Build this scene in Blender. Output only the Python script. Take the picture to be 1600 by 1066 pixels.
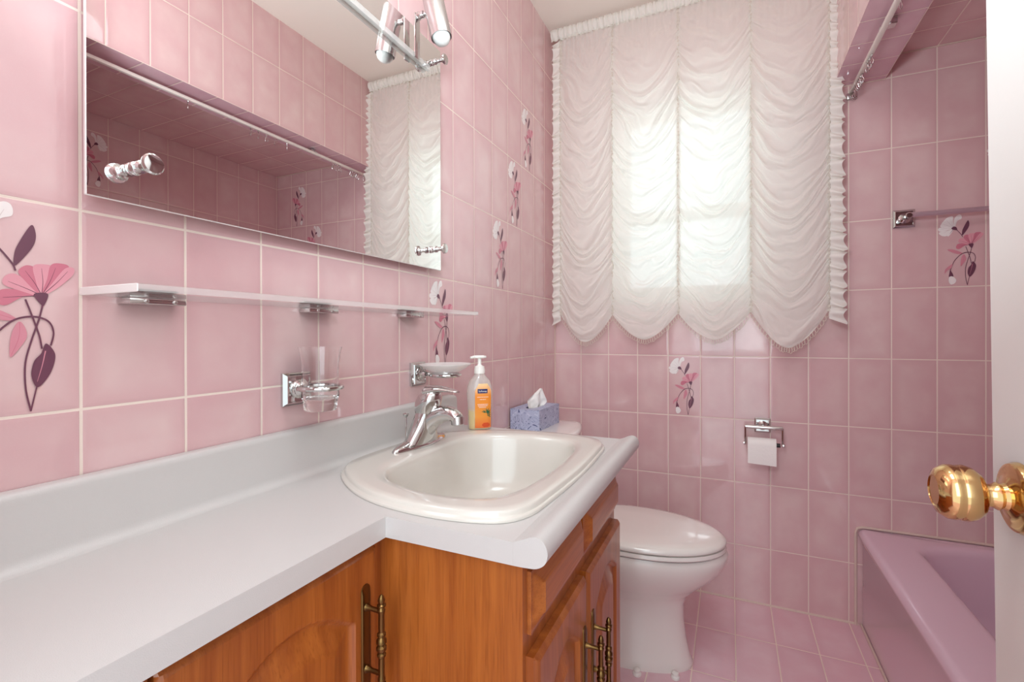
import bpy, bmesh, math, random
from mathutils import Vector, Matrix, noise
random.seed(7)
PI = math.pi
for o in list(bpy.data.objects): bpy.data.objects.remove(o)
scn = bpy.context.scene
C = scn.collection

# ---------------------------------------------------------------- camera
cam_d = bpy.data.cameras.new('camera'); cam = bpy.data.objects.new('camera', cam_d); C.objects.link(cam)
yaw, pit, rol = 0.43068, -0.00218, -0.00226
F0 = Vector((-math.sin(yaw), math.cos(yaw), 0)); R0 = Vector((math.cos(yaw), math.sin(yaw), 0)); U0 = Vector((0, 0, 1))
F1 = F0*math.cos(pit)+U0*math.sin(pit); U1 = U0*math.cos(pit)-F0*math.sin(pit)
R2 = R0*math.cos(rol)+U1*math.sin(rol); U2 = U1*math.cos(rol)-R0*math.sin(rol)
mw = Matrix((R2, U2, -F1)).transposed().to_4x4(); mw.translation = Vector((0.74197, -2.09517, 1.064))
cam.matrix_world = mw
cam_d.sensor_width = 36; cam_d.sensor_fit = 'HORIZONTAL'; cam_d.lens = 36*740.908/1600
cam_d.shift_y = -10/1600; cam_d.clip_start = 0.01
scn.camera = cam

# ---------------------------------------------------------------- light
wd = bpy.data.worlds.new('world'); scn.world = wd; wd.use_nodes = True
bg = wd.node_tree.nodes['Background']; bg.inputs[0].default_value = (0.88, 0.985, 1.02, 1); bg.inputs[1].default_value = 1.2

WB = (0.86, 0.985, 1.03)
def area(name, loc, target, sx, sy, power, col=(1, 1, 1), spread=None):
    l = bpy.data.lights.new(name, 'AREA'); l.shape = 'RECTANGLE'; l.size = sx; l.size_y = sy; l.energy = power; l.color = col
    if spread: l.spread = spread
    o = bpy.data.objects.new(name, l); C.objects.link(o); o.location = loc
    o.rotation_euler = (Vector(target)-Vector(loc)).to_track_quat('-Z', 'Y').to_euler()
    return o
area('daylight_outside_window', (0.57, 0.42, 1.72), (0.57, -1.0, 1.50), 0.9, 1.1, 1.0, (0.97, 1.0, 0.98))
def point_light(name, loc, rad, power, col):
    l = bpy.data.lights.new(name, 'POINT'); l.energy = power; l.color = col; l.shadow_soft_size = rad
    o = bpy.data.objects.new(name, l); C.objects.link(o); o.location = loc
point_light('upper_fill', (0.60, -1.15, 2.22), 0.09, 1.0, WB)  # unseen point fill, added to brighten the ceiling and upper walls
area('bounce_fill', (0.62, -1.95, 1.50), (0.60, -1.1, 2.43), 0.25, 0.25, 9.5, WB)  # unseen fill aimed upward, added so the ceiling turns brighter
area('overhead_fill', (0.50, -1.72, 2.41), (0.50, -1.72, 0), 0.40, 0.55, 4.6, WB)  # overhead fill added out of view to light the room from above
area('doorway_fill', (0.98, -3.0, 1.75), (0.34, -1.2, 1.30), 1.4, 1.8, 17, WB)  # fill added behind the open doorway to brighten walls from the front
scn.view_settings.view_transform = 'Standard'; scn.view_settings.look = 'None'
scn.view_settings.gamma = 1; scn.view_settings.use_curve_mapping = False
scn.view_settings.exposure = 0.38
scn.cycles.max_bounces = 12; scn.cycles.transparent_max_bounces = 24
scn.cycles.transmission_bounces = 10; scn.cycles.diffuse_bounces = 6; scn.cycles.glossy_bounces = 6
scn.cycles.caustics_reflective = False; scn.cycles.caustics_refractive = False

# ---------------------------------------------------------------- materials
def lin(r, g, b):
    f = lambda c: (c/255/12.92) if c/255 <= 0.04045 else ((c/255+0.055)/1.055)**2.4
    return (f(r), f(g), f(b), 1)

def newmat(name):
    m = bpy.data.materials.new(name); m.use_nodes = True
    return m, m.node_tree, m.node_tree.nodes['Principled BSDF']

def plain(name, rgb, rough=0.4, metal=0.0, coat=0.0, bump=0.0, bscale=200, sss=0, var=0.0):
    m, nt, b = newmat(name)
    c = lin(*rgb)
    b.inputs['Base Color'].default_value = c
    b.inputs['Roughness'].default_value = rough; b.inputs['Metallic'].default_value = metal
    b.inputs['Coat Weight'].default_value = coat; b.inputs['Coat Roughness'].default_value = 0.05
    if var:
        n = nt.nodes.new('ShaderNodeTexNoise'); n.inputs['Scale'].default_value = 6; n.inputs['Detail'].default_value = 4
        g = nt.nodes.new('ShaderNodeNewGeometry'); nt.links.new(g.outputs['Position'], n.inputs['Vector'])
        mx = nt.nodes.new('ShaderNodeMix'); mx.data_type = 'RGBA'
        mx.inputs[6].default_value = c; mx.inputs[7].default_value = tuple(x*(1-var) for x in c[:3])+(1,)
        nt.links.new(n.outputs['Fac'], mx.inputs[0]); nt.links.new(mx.outputs[2], b.inputs['Base Color'])
    if bump:
        n = nt.nodes.new('ShaderNodeTexNoise'); n.inputs['Scale'].default_value = bscale
        g = nt.nodes.new('ShaderNodeNewGeometry'); nt.links.new(g.outputs['Position'], n.inputs['Vector'])
        bp = nt.nodes.new('ShaderNodeBump'); bp.inputs['Strength'].default_value = bump; bp.inputs['Distance'].default_value = 0.002
        nt.links.new(n.outputs['Fac'], bp.inputs['Height']); nt.links.new(bp.outputs['Normal'], b.inputs['Normal'])
    return m

def tile_mat(name, axa, axb, offa, offb, wa, wb, base, deep, pale, grout=(234, 218, 206), rough=0.06, g=0.0034, wav=0.10):
    """glazed tiles laid on a grid of world axes axa (width wa) and axb (width wb)"""
    m, nt, b = newmat(name); N = nt.nodes; L = nt.links
    geo = N.new('ShaderNodeNewGeometry'); sep = N.new('ShaderNodeSeparateXYZ'); L.new(geo.outputs['Position'], sep.inputs[0])
    def mth(op, a, b2=None, c=None):
        n = N.new('ShaderNodeMath'); n.operation = op
        for i, v in enumerate((a, b2, c)):
            if v is None: continue
            if isinstance(v, (int, float)): n.inputs[i].default_value = v
            else: L.new(v, n.inputs[i])
        return n.outputs[0]
    cells = []; ds = []
    for ax, off, w in ((axa, offa, wa), (axb, offb, wb)):
        t = mth('DIVIDE', mth('SUBTRACT', sep.outputs[ax], off), w)
        cells.append(mth('FLOOR', t)); fr = mth('FRACT', t)
        ds.append(mth('MULTIPLY', mth('MINIMUM', fr, mth('SUBTRACT', 1.0, fr)), w))
    d = mth('MINIMUM', ds[0], ds[1])
    mr = N.new('ShaderNodeMapRange'); mr.interpolation_type = 'SMOOTHSTEP'
    mr.inputs[1].default_value = g*0.42; mr.inputs[2].default_value = g*0.62; L.new(d, mr.inputs[0])
    mask = mr.outputs[0]                       # 1 on the tile, 0 in the joint
    cmb = N.new('ShaderNodeCombineXYZ'); L.new(cells[0], cmb.inputs[0]); L.new(cells[1], cmb.inputs[1])
    wn = N.new('ShaderNodeTexWhiteNoise'); wn.noise_dimensions = '3D'; L.new(cmb.outputs[0], wn.inputs['Vector'])
    # mottled glaze, different in every tile
    vm = N.new('ShaderNodeVectorMath'); vm.operation = 'MULTIPLY_ADD'; L.new(wn.outputs['Color'], vm.inputs[0])
    vm.inputs[1].default_value = (9, 9, 9); L.new(geo.outputs['Position'], vm.inputs[2])
    n1 = N.new('ShaderNodeTexNoise'); n1.inputs['Scale'].default_value = 11; n1.inputs['Detail'].default_value = 3; L.new(vm.outputs[0], n1.inputs['Vector'])
    n2 = N.new('ShaderNodeTexNoise'); n2.inputs['Scale'].default_value = 520; n2.inputs['Detail'].default_value = 2; L.new(geo.outputs['Position'], n2.inputs['Vector'])
    edge = N.new('ShaderNodeMapRange'); edge.inputs[1].default_value = 0.0; edge.inputs[2].default_value = 0.034
    edge.inputs[3].default_value = 1.0; edge.inputs[4].default_value = 0.0; edge.interpolation_type = 'SMOOTHSTEP'; L.new(d, edge.inputs[0])
    e2 = mth('MULTIPLY', edge.outputs[0], mth('POWER', n1.outputs['Fac'], 1.6))
    mot = N.new('ShaderNodeMapRange'); mot.inputs[1].default_value = 0.32; mot.inputs[2].default_value = 0.68; L.new(n1.outputs['Fac'], mot.inputs[0])
    def mix(f, a, c):
        n = N.new('ShaderNodeMix'); n.data_type = 'RGBA'
        if isinstance(f, (int, float)): n.inputs[0].default_value = f
        else: L.new(f, n.inputs[0])
        for i, v in ((6, a), (7, c)):
            if isinstance(v, tuple): n.inputs[i].default_value = v
            else: L.new(v, n.inputs[i])
        return n.outputs[2]
    c0 = mix(mot.outputs[0], lin(*base), lin(*pale))
    c1 = mix(mth('MULTIPLY', e2, 0.85), c0, lin(*deep))
    c2 = mix(mth('MULTIPLY', wn.outputs['Value'], 0.28), c1, lin(*deep))
    c3 = mix(mth('MULTIPLY', mth('GREATER_THAN', n2.outputs['Fac'], 0.62), 0.08), c2, lin(*pale))
    c4 = mix(mask, lin(*grout), c3)
    L.new(c4, b.inputs['Base Color']); b.inputs['IOR'].default_value = 1.65
    rr = N.new('ShaderNodeMapRange'); rr.inputs[3].default_value = 0.75; rr.inputs[4].default_value = rough
    L.new(mask, rr.inputs[0]); L.new(rr.outputs[0], b.inputs['Roughness'])
    # joints sink in, faces are slightly pillowed and wavy
    pil = N.new('ShaderNodeMapRange'); pil.interpolation_type = 'SMOOTHSTEP'; pil.inputs[1].default_value = g*0.45; pil.inputs[2].default_value = 0.007; L.new(d, pil.inputs[0])
    n3 = N.new('ShaderNodeTexNoise'); n3.inputs['Scale'].default_value = 75; n3.inputs['Detail'].default_value = 1; L.new(vm.outputs[0], n3.inputs['Vector'])
    n4 = N.new('ShaderNodeTexNoise'); n4.inputs['Scale'].default_value = 14; n4.inputs['Detail'].default_value = 0; L.new(vm.outputs[0], n4.inputs['Vector'])
    h = mth('ADD', mth('MULTIPLY', mask, 0.5), mth('MULTIPLY', pil.outputs[0], 0.35))
    h = mth('ADD', h, mth('MULTIPLY', n3.outputs['Fac'], wav)); h = mth('ADD', h, mth('MULTIPLY', n4.outputs['Fac'], 0.5))
    bp = N.new('ShaderNodeBump'); bp.inputs['Strength'].default_value = 0.55; bp.inputs['Distance'].default_value = 0.0014
    L.new(h, bp.inputs['Height']); L.new(bp.outputs['Normal'], b.inputs['Normal'])
    return m

PK = dict(base=(218, 182, 184), deep=(204, 153, 160), pale=(226, 199, 197))
TW, TH, ROW = 0.1265, 0.25, 0.97
M_far = tile_mat('pink_tile_x', 0, 2, 0.1256-TW, ROW-4*TH, TW, TH, **PK)
M_side = tile_mat('pink_tile_y', 1, 2, -0.1353+TW-20*TW, ROW-4*TH, TW, TH, **PK)
M_floor = tile_mat('pink_floor_tile', 0, 1, 0.1256-TW, -10*TH, TW, TH, base=(228, 188, 197), deep=(212, 163, 177), pale=(234, 204, 210), grout=(240, 224, 208), rough=0.2)
M_flat = tile_mat('pink_ceiling_tile', 1, 0, -20*TW, 1.392-8*TH, TW, TH, **PK)
M_sof = tile_mat('pink_soffit_tile', 1, 0, -20*TW-0.03, 1.247-8*TH, TW, TH, base=(216, 176, 188), deep=(202, 156, 172), pale=(222, 190, 198))

M_ceil = plain('ceiling_paint', (238, 232, 222), 0.8, bump=0.1, bscale=60)
M_paint = plain('white_paint', (240, 236, 228), 0.45)
M_door = plain('door_paint', (228, 226, 222), 0.35, bump=0.05, bscale=300)
M_counter = plain('white_laminate', (202, 199, 197), 0.38, bump=0.15, bscale=900)
M_porc = plain('white_porcelain', (238, 234, 228), 0.08, coat=0.6)
M_sink = plain('sink_porcelain', (214, 209, 201), 0.16, coat=0.25)
M_tub = plain('mauve_enamel', (226, 198, 214), 0.14, coat=0.5)
M_chrome = plain('chrome', (208, 207, 206), 0.07, 1.0)
M_brush = plain('satin_chrome', (205, 203, 202), 0.26, 1.0)
M_brass = plain('polished_brass', (216, 180, 126), 0.10, 1.0)
M_antique = plain('antique_brass', (138, 106, 64), 0.28, 1.0, var=0.5)
M_dark = plain('dark_plastic', (38, 34, 34), 0.5)
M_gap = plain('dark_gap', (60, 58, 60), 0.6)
M_white = plain('white_plastic', (240, 238, 232), 0.35)
M_caulk = plain('caulk', (216, 196, 184), 0.55)
M_paper = plain('tissue_paper', (246, 242, 238), 0.85, bump=0.3, bscale=120)
M_rod = plain('white_rod', (240, 236, 228), 0.3)
M_tape = plain('shirring_tape', (222, 214, 198), 0.8)
M_bulb = plain('frosted_bulb', (240, 244, 240), 0.25, coat=0.3)

def glass(name, tint=(1, 1, 1, 1), f=0.9, extra=0.04, ior=1.45, milk=0.0):
    m, nt, b = newmat(name); N = nt.nodes; L = nt.links; N.remove(b)
    out = [n for n in N if n.type == 'OUTPUT_MATERIAL'][0]
    tr = N.new('ShaderNodeBsdfTransparent'); tr.inputs[0].default_value = tint
    gl = N.new('ShaderNodeBsdfGlossy'); gl.inputs['Roughness'].default_value = 0.03
    fr = N.new('ShaderNodeFresnel'); fr.inputs[0].default_value = ior
    ad = N.new('ShaderNodeMath'); ad.operation = 'MULTIPLY_ADD'; L.new(fr.outputs[0], ad.inputs[0]); ad.inputs[1].default_value = f; ad.inputs[2].default_value = extra
    mx = N.new('ShaderNodeMixShader'); gg = N.new('ShaderNodeNewGeometry'); nb = N.new('ShaderNodeMath'); nb.operation = 'SUBTRACT'; nb.inputs[0].default_value = 1.0; L.new(gg.outputs['Backfacing'], nb.inputs[1])
    fm2 = N.new('ShaderNodeMath'); fm2.operation = 'MULTIPLY'; L.new(ad.outputs[0], fm2.inputs[0]); L.new(nb.outputs[0], fm2.inputs[1]); L.new(fm2.outputs[0], mx.inputs[0]); L.new(tr.outputs[0], mx.inputs[1]); L.new(gl.outputs[0], mx.inputs[2])
    res = mx.outputs[0]
    if milk:
        df = N.new('ShaderNodeBsdfDiffuse'); df.inputs[0].default_value = (0.9, 0.9, 0.88, 1)
        m2 = N.new('ShaderNodeMixShader'); m2.inputs[0].default_value = milk; L.new(res, m2.inputs[1]); L.new(df.outputs[0], m2.inputs[2]); res = m2.outputs[0]
    L.new(res, out.inputs['Surface'])
    return m
M_glass = glass('clear_glass', (0.985, 0.985, 0.98, 1))
M_pane = glass('window_glass', (0.97, 0.99, 0.98, 1))
M_shelf = glass('shelf_glass', (0.97, 0.975, 0.97, 1), milk=0.02)
M_shelfedge = glass('shelf_glass_edge', (0.93, 0.94, 0.93, 1), milk=0.34)
M_frost = plain('frosted_glass_edge', (246, 248, 244), 0.4)
def rglass(name, rough=0.0, tint=(1, 1, 1, 1)):
    m, nt, b = newmat(name); b.inputs['Base Color'].default_value = tint; b.inputs['Transmission Weight'].default_value = 1; b.inputs['IOR'].default_value = 1.45; b.inputs['Roughness'].default_value = rough
    return m
M_tumbler = rglass('tumbler_glass')
M_frostdish = glass('frosted_dish', (0.97, 0.97, 0.97, 1), milk=0.34)
M_bottle = glass('bottle_plastic', (0.97, 0.96, 0.92, 1), milk=0.30)
M_liquid = plain('amber_soap', (240, 205, 60), 0.15, coat=0.6)

def mirror_mat():
    m, nt, b = newmat('mirror_silver')
    b.inputs['Base Color'].default_value = (0.93, 0.93, 0.92, 1); b.inputs['Metallic'].default_value = 1; b.inputs['Roughness'].default_value = 0.0
    return m
M_mirror = mirror_mat()

def curtain_mat(name, transp, tl, col=(0.955, 0.955, 0.905, 1)):
    m, nt, b = newmat(name); N = nt.nodes; L = nt.links; N.remove(b)
    out = [n for n in N if n.type == 'OUTPUT_MATERIAL'][0]
    d = N.new('ShaderNodeBsdfDiffuse'); d.inputs[0].default_value = col
    t = N.new('ShaderNodeBsdfTranslucent'); t.inputs[0].default_value = col
    p = N.new('ShaderNodeBsdfTransparent')
    n = N.new('ShaderNodeTexNoise'); n.inputs['Scale'].default_value = 900; g = N.new('ShaderNodeNewGeometry'); L.new(g.outputs['Position'], n.inputs['Vector'])
    mr = N.new('ShaderNodeMapRange'); mr.inputs[3].default_value = transp*0.6; mr.inputs[4].default_value = transp*1.4; L.new(n.outputs['Fac'], mr.inputs[0])
    m1 = N.new('ShaderNodeMixShader'); m1.inputs[0].default_value = tl; L.new(d.outputs[0], m1.inputs[1]); L.new(t.outputs[0], m1.inputs[2])
    m2 = N.new('ShaderNodeMixShader'); lw = N.new('ShaderNodeLayerWeight'); lw.inputs[0].default_value = 0.5; iv = N.new('ShaderNodeMath'); iv.operation = 'SUBTRACT'; iv.inputs[0].default_value = 1.0; L.new(lw.outputs['Facing'], iv.inputs[1]); pr_ = N.new('ShaderNodeMath'); pr_.operation = 'MULTIPLY'; L.new(mr.outputs[0], pr_.inputs[0]); L.new(iv.outputs[0], pr_.inputs[1])
    L.new(pr_.outputs[0], m2.inputs[0]); L.new(m1.outputs[0], m2.inputs[1]); L.new(p.outputs[0], m2.inputs[2])
    L.new(m2.outputs[0], out.inputs['Surface'])
    return m
M_sheer = curtain_mat('sheer_fabric', 0.14, 0.50)
M_sheer2 = curtain_mat('gathered_fabric', 0.04, 0.34)
M_sheer3 = curtain_mat('gathered_tape', 0.05, 0.30, (0.78, 0.73, 0.66, 1))

def wood(name, axis, c1=(178, 102, 42), c2=(146, 74, 26)):
    m, nt, b = newmat(name); N = nt.nodes; L = nt.links
    g = N.new('ShaderNodeNewGeometry'); mp = N.new('ShaderNodeMapping'); L.new(g.outputs['Position'], mp.inputs['Vector'])
    s = [46, 46, 46]; s[axis] = 2.6; mp.inputs['Scale'].default_value = s
    n1 = N.new('ShaderNodeTexNoise'); n1.inputs['Scale'].default_value = 1.0; n1.inputs['Detail'].default_value = 6; n1.inputs['Roughness'].default_value = 0.6; n1.inputs['Distortion'].default_value = 0.4; L.new(mp.outputs[0], n1.inputs['Vector'])
    mp2 = N.new('ShaderNodeMapping'); L.new(g.outputs['Position'], mp2.inputs['Vector']); s2 = [520, 520, 520]; s2[axis] = 14; mp2.inputs['Scale'].default_value = s2
    n2 = N.new('ShaderNodeTexNoise'); n2.inputs['Scale'].default_value = 1.0; n2.inputs['Detail'].default_value = 2; L.new(mp2.outputs[0], n2.inputs['Vector'])
    r = N.new('ShaderNodeValToRGB'); r.color_ramp.elements[0].position = 0.33; r.color_ramp.elements[0].color = lin(*c2); r.color_ramp.elements[1].position = 0.66; r.color_ramp.elements[1].color = lin(*c1)
    L.new(n1.outputs['Fac'], r.inputs[0])
    r2 = N.new('ShaderNodeMapRange'); r2.inputs[1].default_value = 0.52; r2.inputs[2].default_value = 0.72; r2.inputs[3].default_value = 0.0; r2.inputs[4].default_value = 0.42; L.new(n2.outputs['Fac'], r2.inputs[0])
    mx = N.new('ShaderNodeMix'); mx.data_type = 'RGBA'; L.new(r2.outputs[0], mx.inputs[0]); L.new(r.outputs[0], mx.inputs[6]); mx.inputs[7].default_value = lin(118, 54, 14)
    L.new(mx.outputs[2], b.inputs['Base Color']); b.inputs['Roughness'].default_value = 0.32; b.inputs['Coat Weight'].default_value = 0.35; b.inputs['Coat Roughness'].default_value = 0.15
    bp = N.new('ShaderNodeBump'); bp.inputs['Strength'].default_value = 0.12; bp.inputs['Distance'].default_value = 0.001; L.new(n2.outputs['Fac'], bp.inputs['Height']); L.new(bp.outputs['Normal'], b.inputs['Normal'])
    return m
M_woodz = wood('oak_upright', 2); M_woody = wood('oak_along', 1)

# ---------------------------------------------------------------- mesh helpers
def box(bm, x0, x1, y0, y1, z0, z1, bev=0.0, seg=2):
    r = bmesh.ops.create_cube(bm, size=1.0); vs = r['verts']
    for v in vs:
        v.co = Vector((x0+(v.co.x+.5)*(x1-x0), y0+(v.co.y+.5)*(y1-y0), z0+(v.co.z+.5)*(z1-z0)))
    if bev:
        es = list({e for v in vs for e in v.link_edges})
        bmesh.ops.bevel(bm, geom=es, offset=bev, segments=seg, affect='EDGES', profile=0.5)

def loft(bm, rings, cap0=True, cap1=True, closed=True):
    vr = [[bm.verts.new(p) for p in r] for r in rings]; n = len(vr[0])
    for a, b in zip(vr, vr[1:]):
        for i in range(n if closed else n-1):
            j = (i+1) % n
            try: bm.faces.new((a[i], a[j], b[j], b[i]))
            except ValueError: pass
    if cap0: bm.faces.new(vr[0][::-1])
    if cap1: bm.faces.new(vr[-1])
    return vr

def frame(d):
    d = Vector(d).normalized(); a = Vector((0, 0, 1)) if abs(d.z) < 0.9 else Vector((1, 0, 0))
    u = d.cross(a).normalized(); v = d.cross(u).normalized()
    return u, v, d

def lathe(bm, org, axis, prof, seg=32, cap0=True, cap1=True):
    u, v, d = frame(axis); org = Vector(org)
    rings = [[org+d*h+(u*math.cos(2*PI*i/seg)+v*math.sin(2*PI*i/seg))*max(r, 1e-5) for i in range(seg)] for r, h in prof]
    loft(bm, rings, cap0, cap1)

def tube(bm, pts, r, seg=10, cap=True):
    pts = [Vector(p) for p in pts]; rings = []; pu = None
    for i, p in enumerate(pts):
        d = (pts[min(i+1, len(pts)-1)]-pts[max(i-1, 0)]).normalized()
        if pu is None: u, v, _ = frame(d)
        else:
            u = (pu-d*pu.dot(d)).normalized(); v = d.cross(u).normalized()
        pu = u; rad = r[i] if isinstance(r, (list, tuple)) else r
        rings.append([p+(u*math.cos(2*PI*k/seg)+v*math.sin(2*PI*k/seg))*rad for k in range(seg)])
    loft(bm, rings, cap, cap)

def torus(bm, c, axis, R, r, seg=32, rs=10, sx=1.0):
    u, v, d = frame(axis); c = Vector(c); vr = []
    for i in range(seg):
        a = 2*PI*i/seg; e = u*math.cos(a)*sx+v*math.sin(a)
        vr.append([bm.verts.new(c+e*R+(e*math.cos(2*PI*k/rs)+d*math.sin(2*PI*k/rs))*r) for k in range(rs)])
    for i in range(seg):
        for k in range(rs):
            bm.faces.new((vr[i][k], vr[i][(k+1) % rs], vr[(i+1) % seg][(k+1) % rs], vr[(i+1) % seg][k]))

def prism(bm, pts, off):
    """polygon of points pushed along off"""
    off = Vector(off); loft(bm, [[Vector(p) for p in pts], [Vector(p)+off for p in pts]])

def smooth_pts(P, n=8, closed=True):
    out = []; N = len(P)
    for i in range(N if closed else N-1):
        p0, p1, p2, p3 = (P[(i-1) % N], P[i], P[(i+1) % N], P[(i+2) % N]) if closed else (P[max(i-1, 0)], P[i], P[i+1], P[min(i+2, N-1)])
        for k in range(n):
            t = k/n
            out.append(tuple(0.5*((2*b)+(-a+c)*t+(2*a-5*b+4*c-d)*t*t+(-a+3*b-3*c+d)*t**3) for a, b, c, d in zip(p0, p1, p2, p3)))
    if not closed: out.append(tuple(P[-1]))
    return out

def rrect(cx, cy, hx, hy, r, n=8):
    out = []
    for qx, qy, a0 in ((1, 1, 0), (-1, 1, PI/2), (-1, -1, PI), (1, -1, 3*PI/2)):
        for k in range(n+1):
            a = a0+k*PI/2/n
            out.append((cx+qx*(hx-r)+r*math.cos(a), cy+qy*(hy-r)+r*math.sin(a)))
    return out

def wloc(o):
    p = Vector((0, 0, 0))
    while o: p += o.location; o = o.parent
    return p

def finish(bm, name, mat, org, smooth=True, angle=35):
    bmesh.ops.recalc_face_normals(bm, faces=bm.faces[:])
    for v in bm.verts: v.co -= org
    me = bpy.data.meshes.new(name); bm.to_mesh(me); bm.free()
    for m in (mat if isinstance(mat, (list, tuple)) else [mat]): me.materials.append(m)
    if smooth:
        me.polygons.foreach_set('use_smooth', [True]*len(me.polygons)); me.set_sharp_from_angle(angle=math.radians(angle))
    return me

def part(name, bm, mat, parent, label=None, smooth=True, angle=35, at=None):
    """child mesh; bm in world coordinates; nothing in the scene is rotated above it"""
    base = wloc(parent); loc = Vector(at) if at is not None else base
    me = finish(bm, name, mat, loc, smooth, angle)
    o = bpy.data.objects.new(name, me); C.objects.link(o); o.parent = parent; o.location = loc-base
    if label: o['label'] = label
    return o

def thing(name, loc, label, cat, group=None):
    o = bpy.data.objects.new(name, None); C.objects.link(o); o.location = loc; o.empty_display_size = 0.05
    o['label'] = label; o['category'] = cat
    if group: o['group'] = group
    return o

def solo(name, bm, mat, loc, label, cat, group=None, smooth=True, angle=35):
    me = finish(bm, name, mat, Vector(loc), smooth, angle)
    o = bpy.data.objects.new(name, me); C.objects.link(o); o.location = loc
    o['label'] = label; o['category'] = cat
    if group: o['group'] = group
    return o

def struct(name, bm, mat, label=None, smooth=False):
    me = finish(bm, name, mat, Vector((0, 0, 0)), smooth)
    o = bpy.data.objects.new(name, me); C.objects.link(o); o['kind'] = 'structure'
    if label: o['label'] = label
    return o
B = bmesh.new

# ---------------------------------------------------------------- the room
RX, FY, CZ = 1.89, -2.14, 2.43
SX0, SX1, SZ, AZ = 1.088, 1.247, 1.97, 2.05
bm = B(); box(bm, -0.12, 0, FY-0.12, 0.14, 0, CZ+0.1); wall_left = struct('wall_left', bm, M_side, 'left wall of glossy pink tiles with floral accents')
WX0, WX1, WZ0, WZ1 = 0.27, 0.87, 1.19, 2.07
bm = B()
box(bm, 0, WX0, 0, 0.14, 0, CZ+0.1); box(bm, WX1, RX+0.12, 0, 0.14, 0, CZ+0.1)
box(bm, WX0, WX1, 0, 0.14, 0, WZ0); box(bm, WX0, WX1, 0, 0.14, WZ1, CZ+0.1)
wall_far = struct('wall_far', bm, M_far, 'far wall of pink tiles around the curtained window')
bm = B(); box(bm, RX, RX+0.12, FY-0.12, 0, 0, CZ+0.1); wall_right = struct('wall_right', bm, M_side, 'pink tiled wall beside the bathtub')
bm = B(); box(bm, 0, 0.305, FY-0.12, FY, 0, CZ); box(bm, 1.04, RX, FY-0.12, FY, 0, CZ); box(bm, 0.305, 1.04, FY-0.12, FY, 2.03, CZ)
struct('wall_front', bm, M_far, 'wall with the doorway')
bm = B(); box(bm, -0.12, RX+0.12, FY-0.9, 0.14, -0.1, 0); struct('floor', bm, M_floor, 'pink tiled floor')
bm = B(); box(bm, 0, RX, FY, 0, CZ, CZ+0.1); struct('ceiling', bm, M_ceil, 'off white painted ceiling')
# bulkhead above the edge of the tub, and the low tiled ceiling over the tub
bm = B(); box(bm, SX0, SX1, FY, 0, SZ, CZ)
bk = struct('wall_bulkhead', bm, [M_side, M_sof], 'pink tiled bulkhead over the tub edge')
for p in bk.data.polygons:
    if abs(p.normal.z) > 0.9: p.material_index = 1
bm = B(); box(bm, SX1, RX, FY, 0, AZ, AZ+0.06); struct('ceiling_alcove', bm, M_flat, 'low tiled ceiling over the bathtub')
# joints where wall meets floor
bm = B(); prism(bm, [(0, 0, 0.0), (0, -0.006, 0.0), (0, -0.006, 0.002), (0, 0, 0.006)], (1.165, 0, 0)); struct('trim_1', bm, M_caulk)
bm = B(); box(bm, 0.0, 0.0035, -0.0035, 0, 0, CZ); struct('trim_2', bm, M_caulk)

bm = B(); box(bm, SX1, RX, -0.004, 0, AZ-0.0035, AZ); struct('trim_3', bm, M_caulk)
bm = B(); box(bm, SX0, SX1, -0.003, 0, SZ-0.003, SZ); struct('trim_4', bm, M_caulk)

# window
win = bpy.data.objects.new('window_1', None); C.objects.link(win); win['kind'] = 'structure'; win.location = (WX0, 0.06, WZ0)
bm = B()
fw = 0.042
box(bm, WX0, WX0+fw, 0.05, 0.12, WZ0, WZ1, 0.003); box(bm, WX1-fw, WX1, 0.05, 0.12, WZ0, WZ1, 0.003)
box(bm, WX0+fw, WX1-fw, 0.05, 0.12, WZ0, WZ0+fw, 0.003); box(bm, WX0+fw, WX1-fw, 0.05, 0.12, WZ1-fw, WZ1, 0.003)
part('window_frame', bm, M_paint, win)
for z0, z1, y in ((WZ0+fw, 1.60, 0.062), (1.55, WZ1-fw, 0.088)):
    bm = B(); s = 0.022; x0, x1 = WX0+fw, WX1-fw
    box(bm, x0, x0+s, y, y+0.022, z0, z1); box(bm, x1-s, x1, y, y+0.022, z0, z1)
    box(bm, x0+s, x1-s, y, y+0.022, z0, z0+0.034); box(bm, x0+s, x1-s, y, y+0.022, z1-0.034, z1)
    sash = part('window_sash', bm, M_paint, win)
    bm = B(); box(bm, x0+s, x1-s, y+0.009, y+0.013, z0+0.034, z1-0.034); part('window_pane', bm, M_pane, sash)
bm = B(); box(bm, WX0, WX1, 0.001, 0.05, WZ0, WZ0+0.012, 0.002); part('window_sill', bm, M_paint, win)

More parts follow.
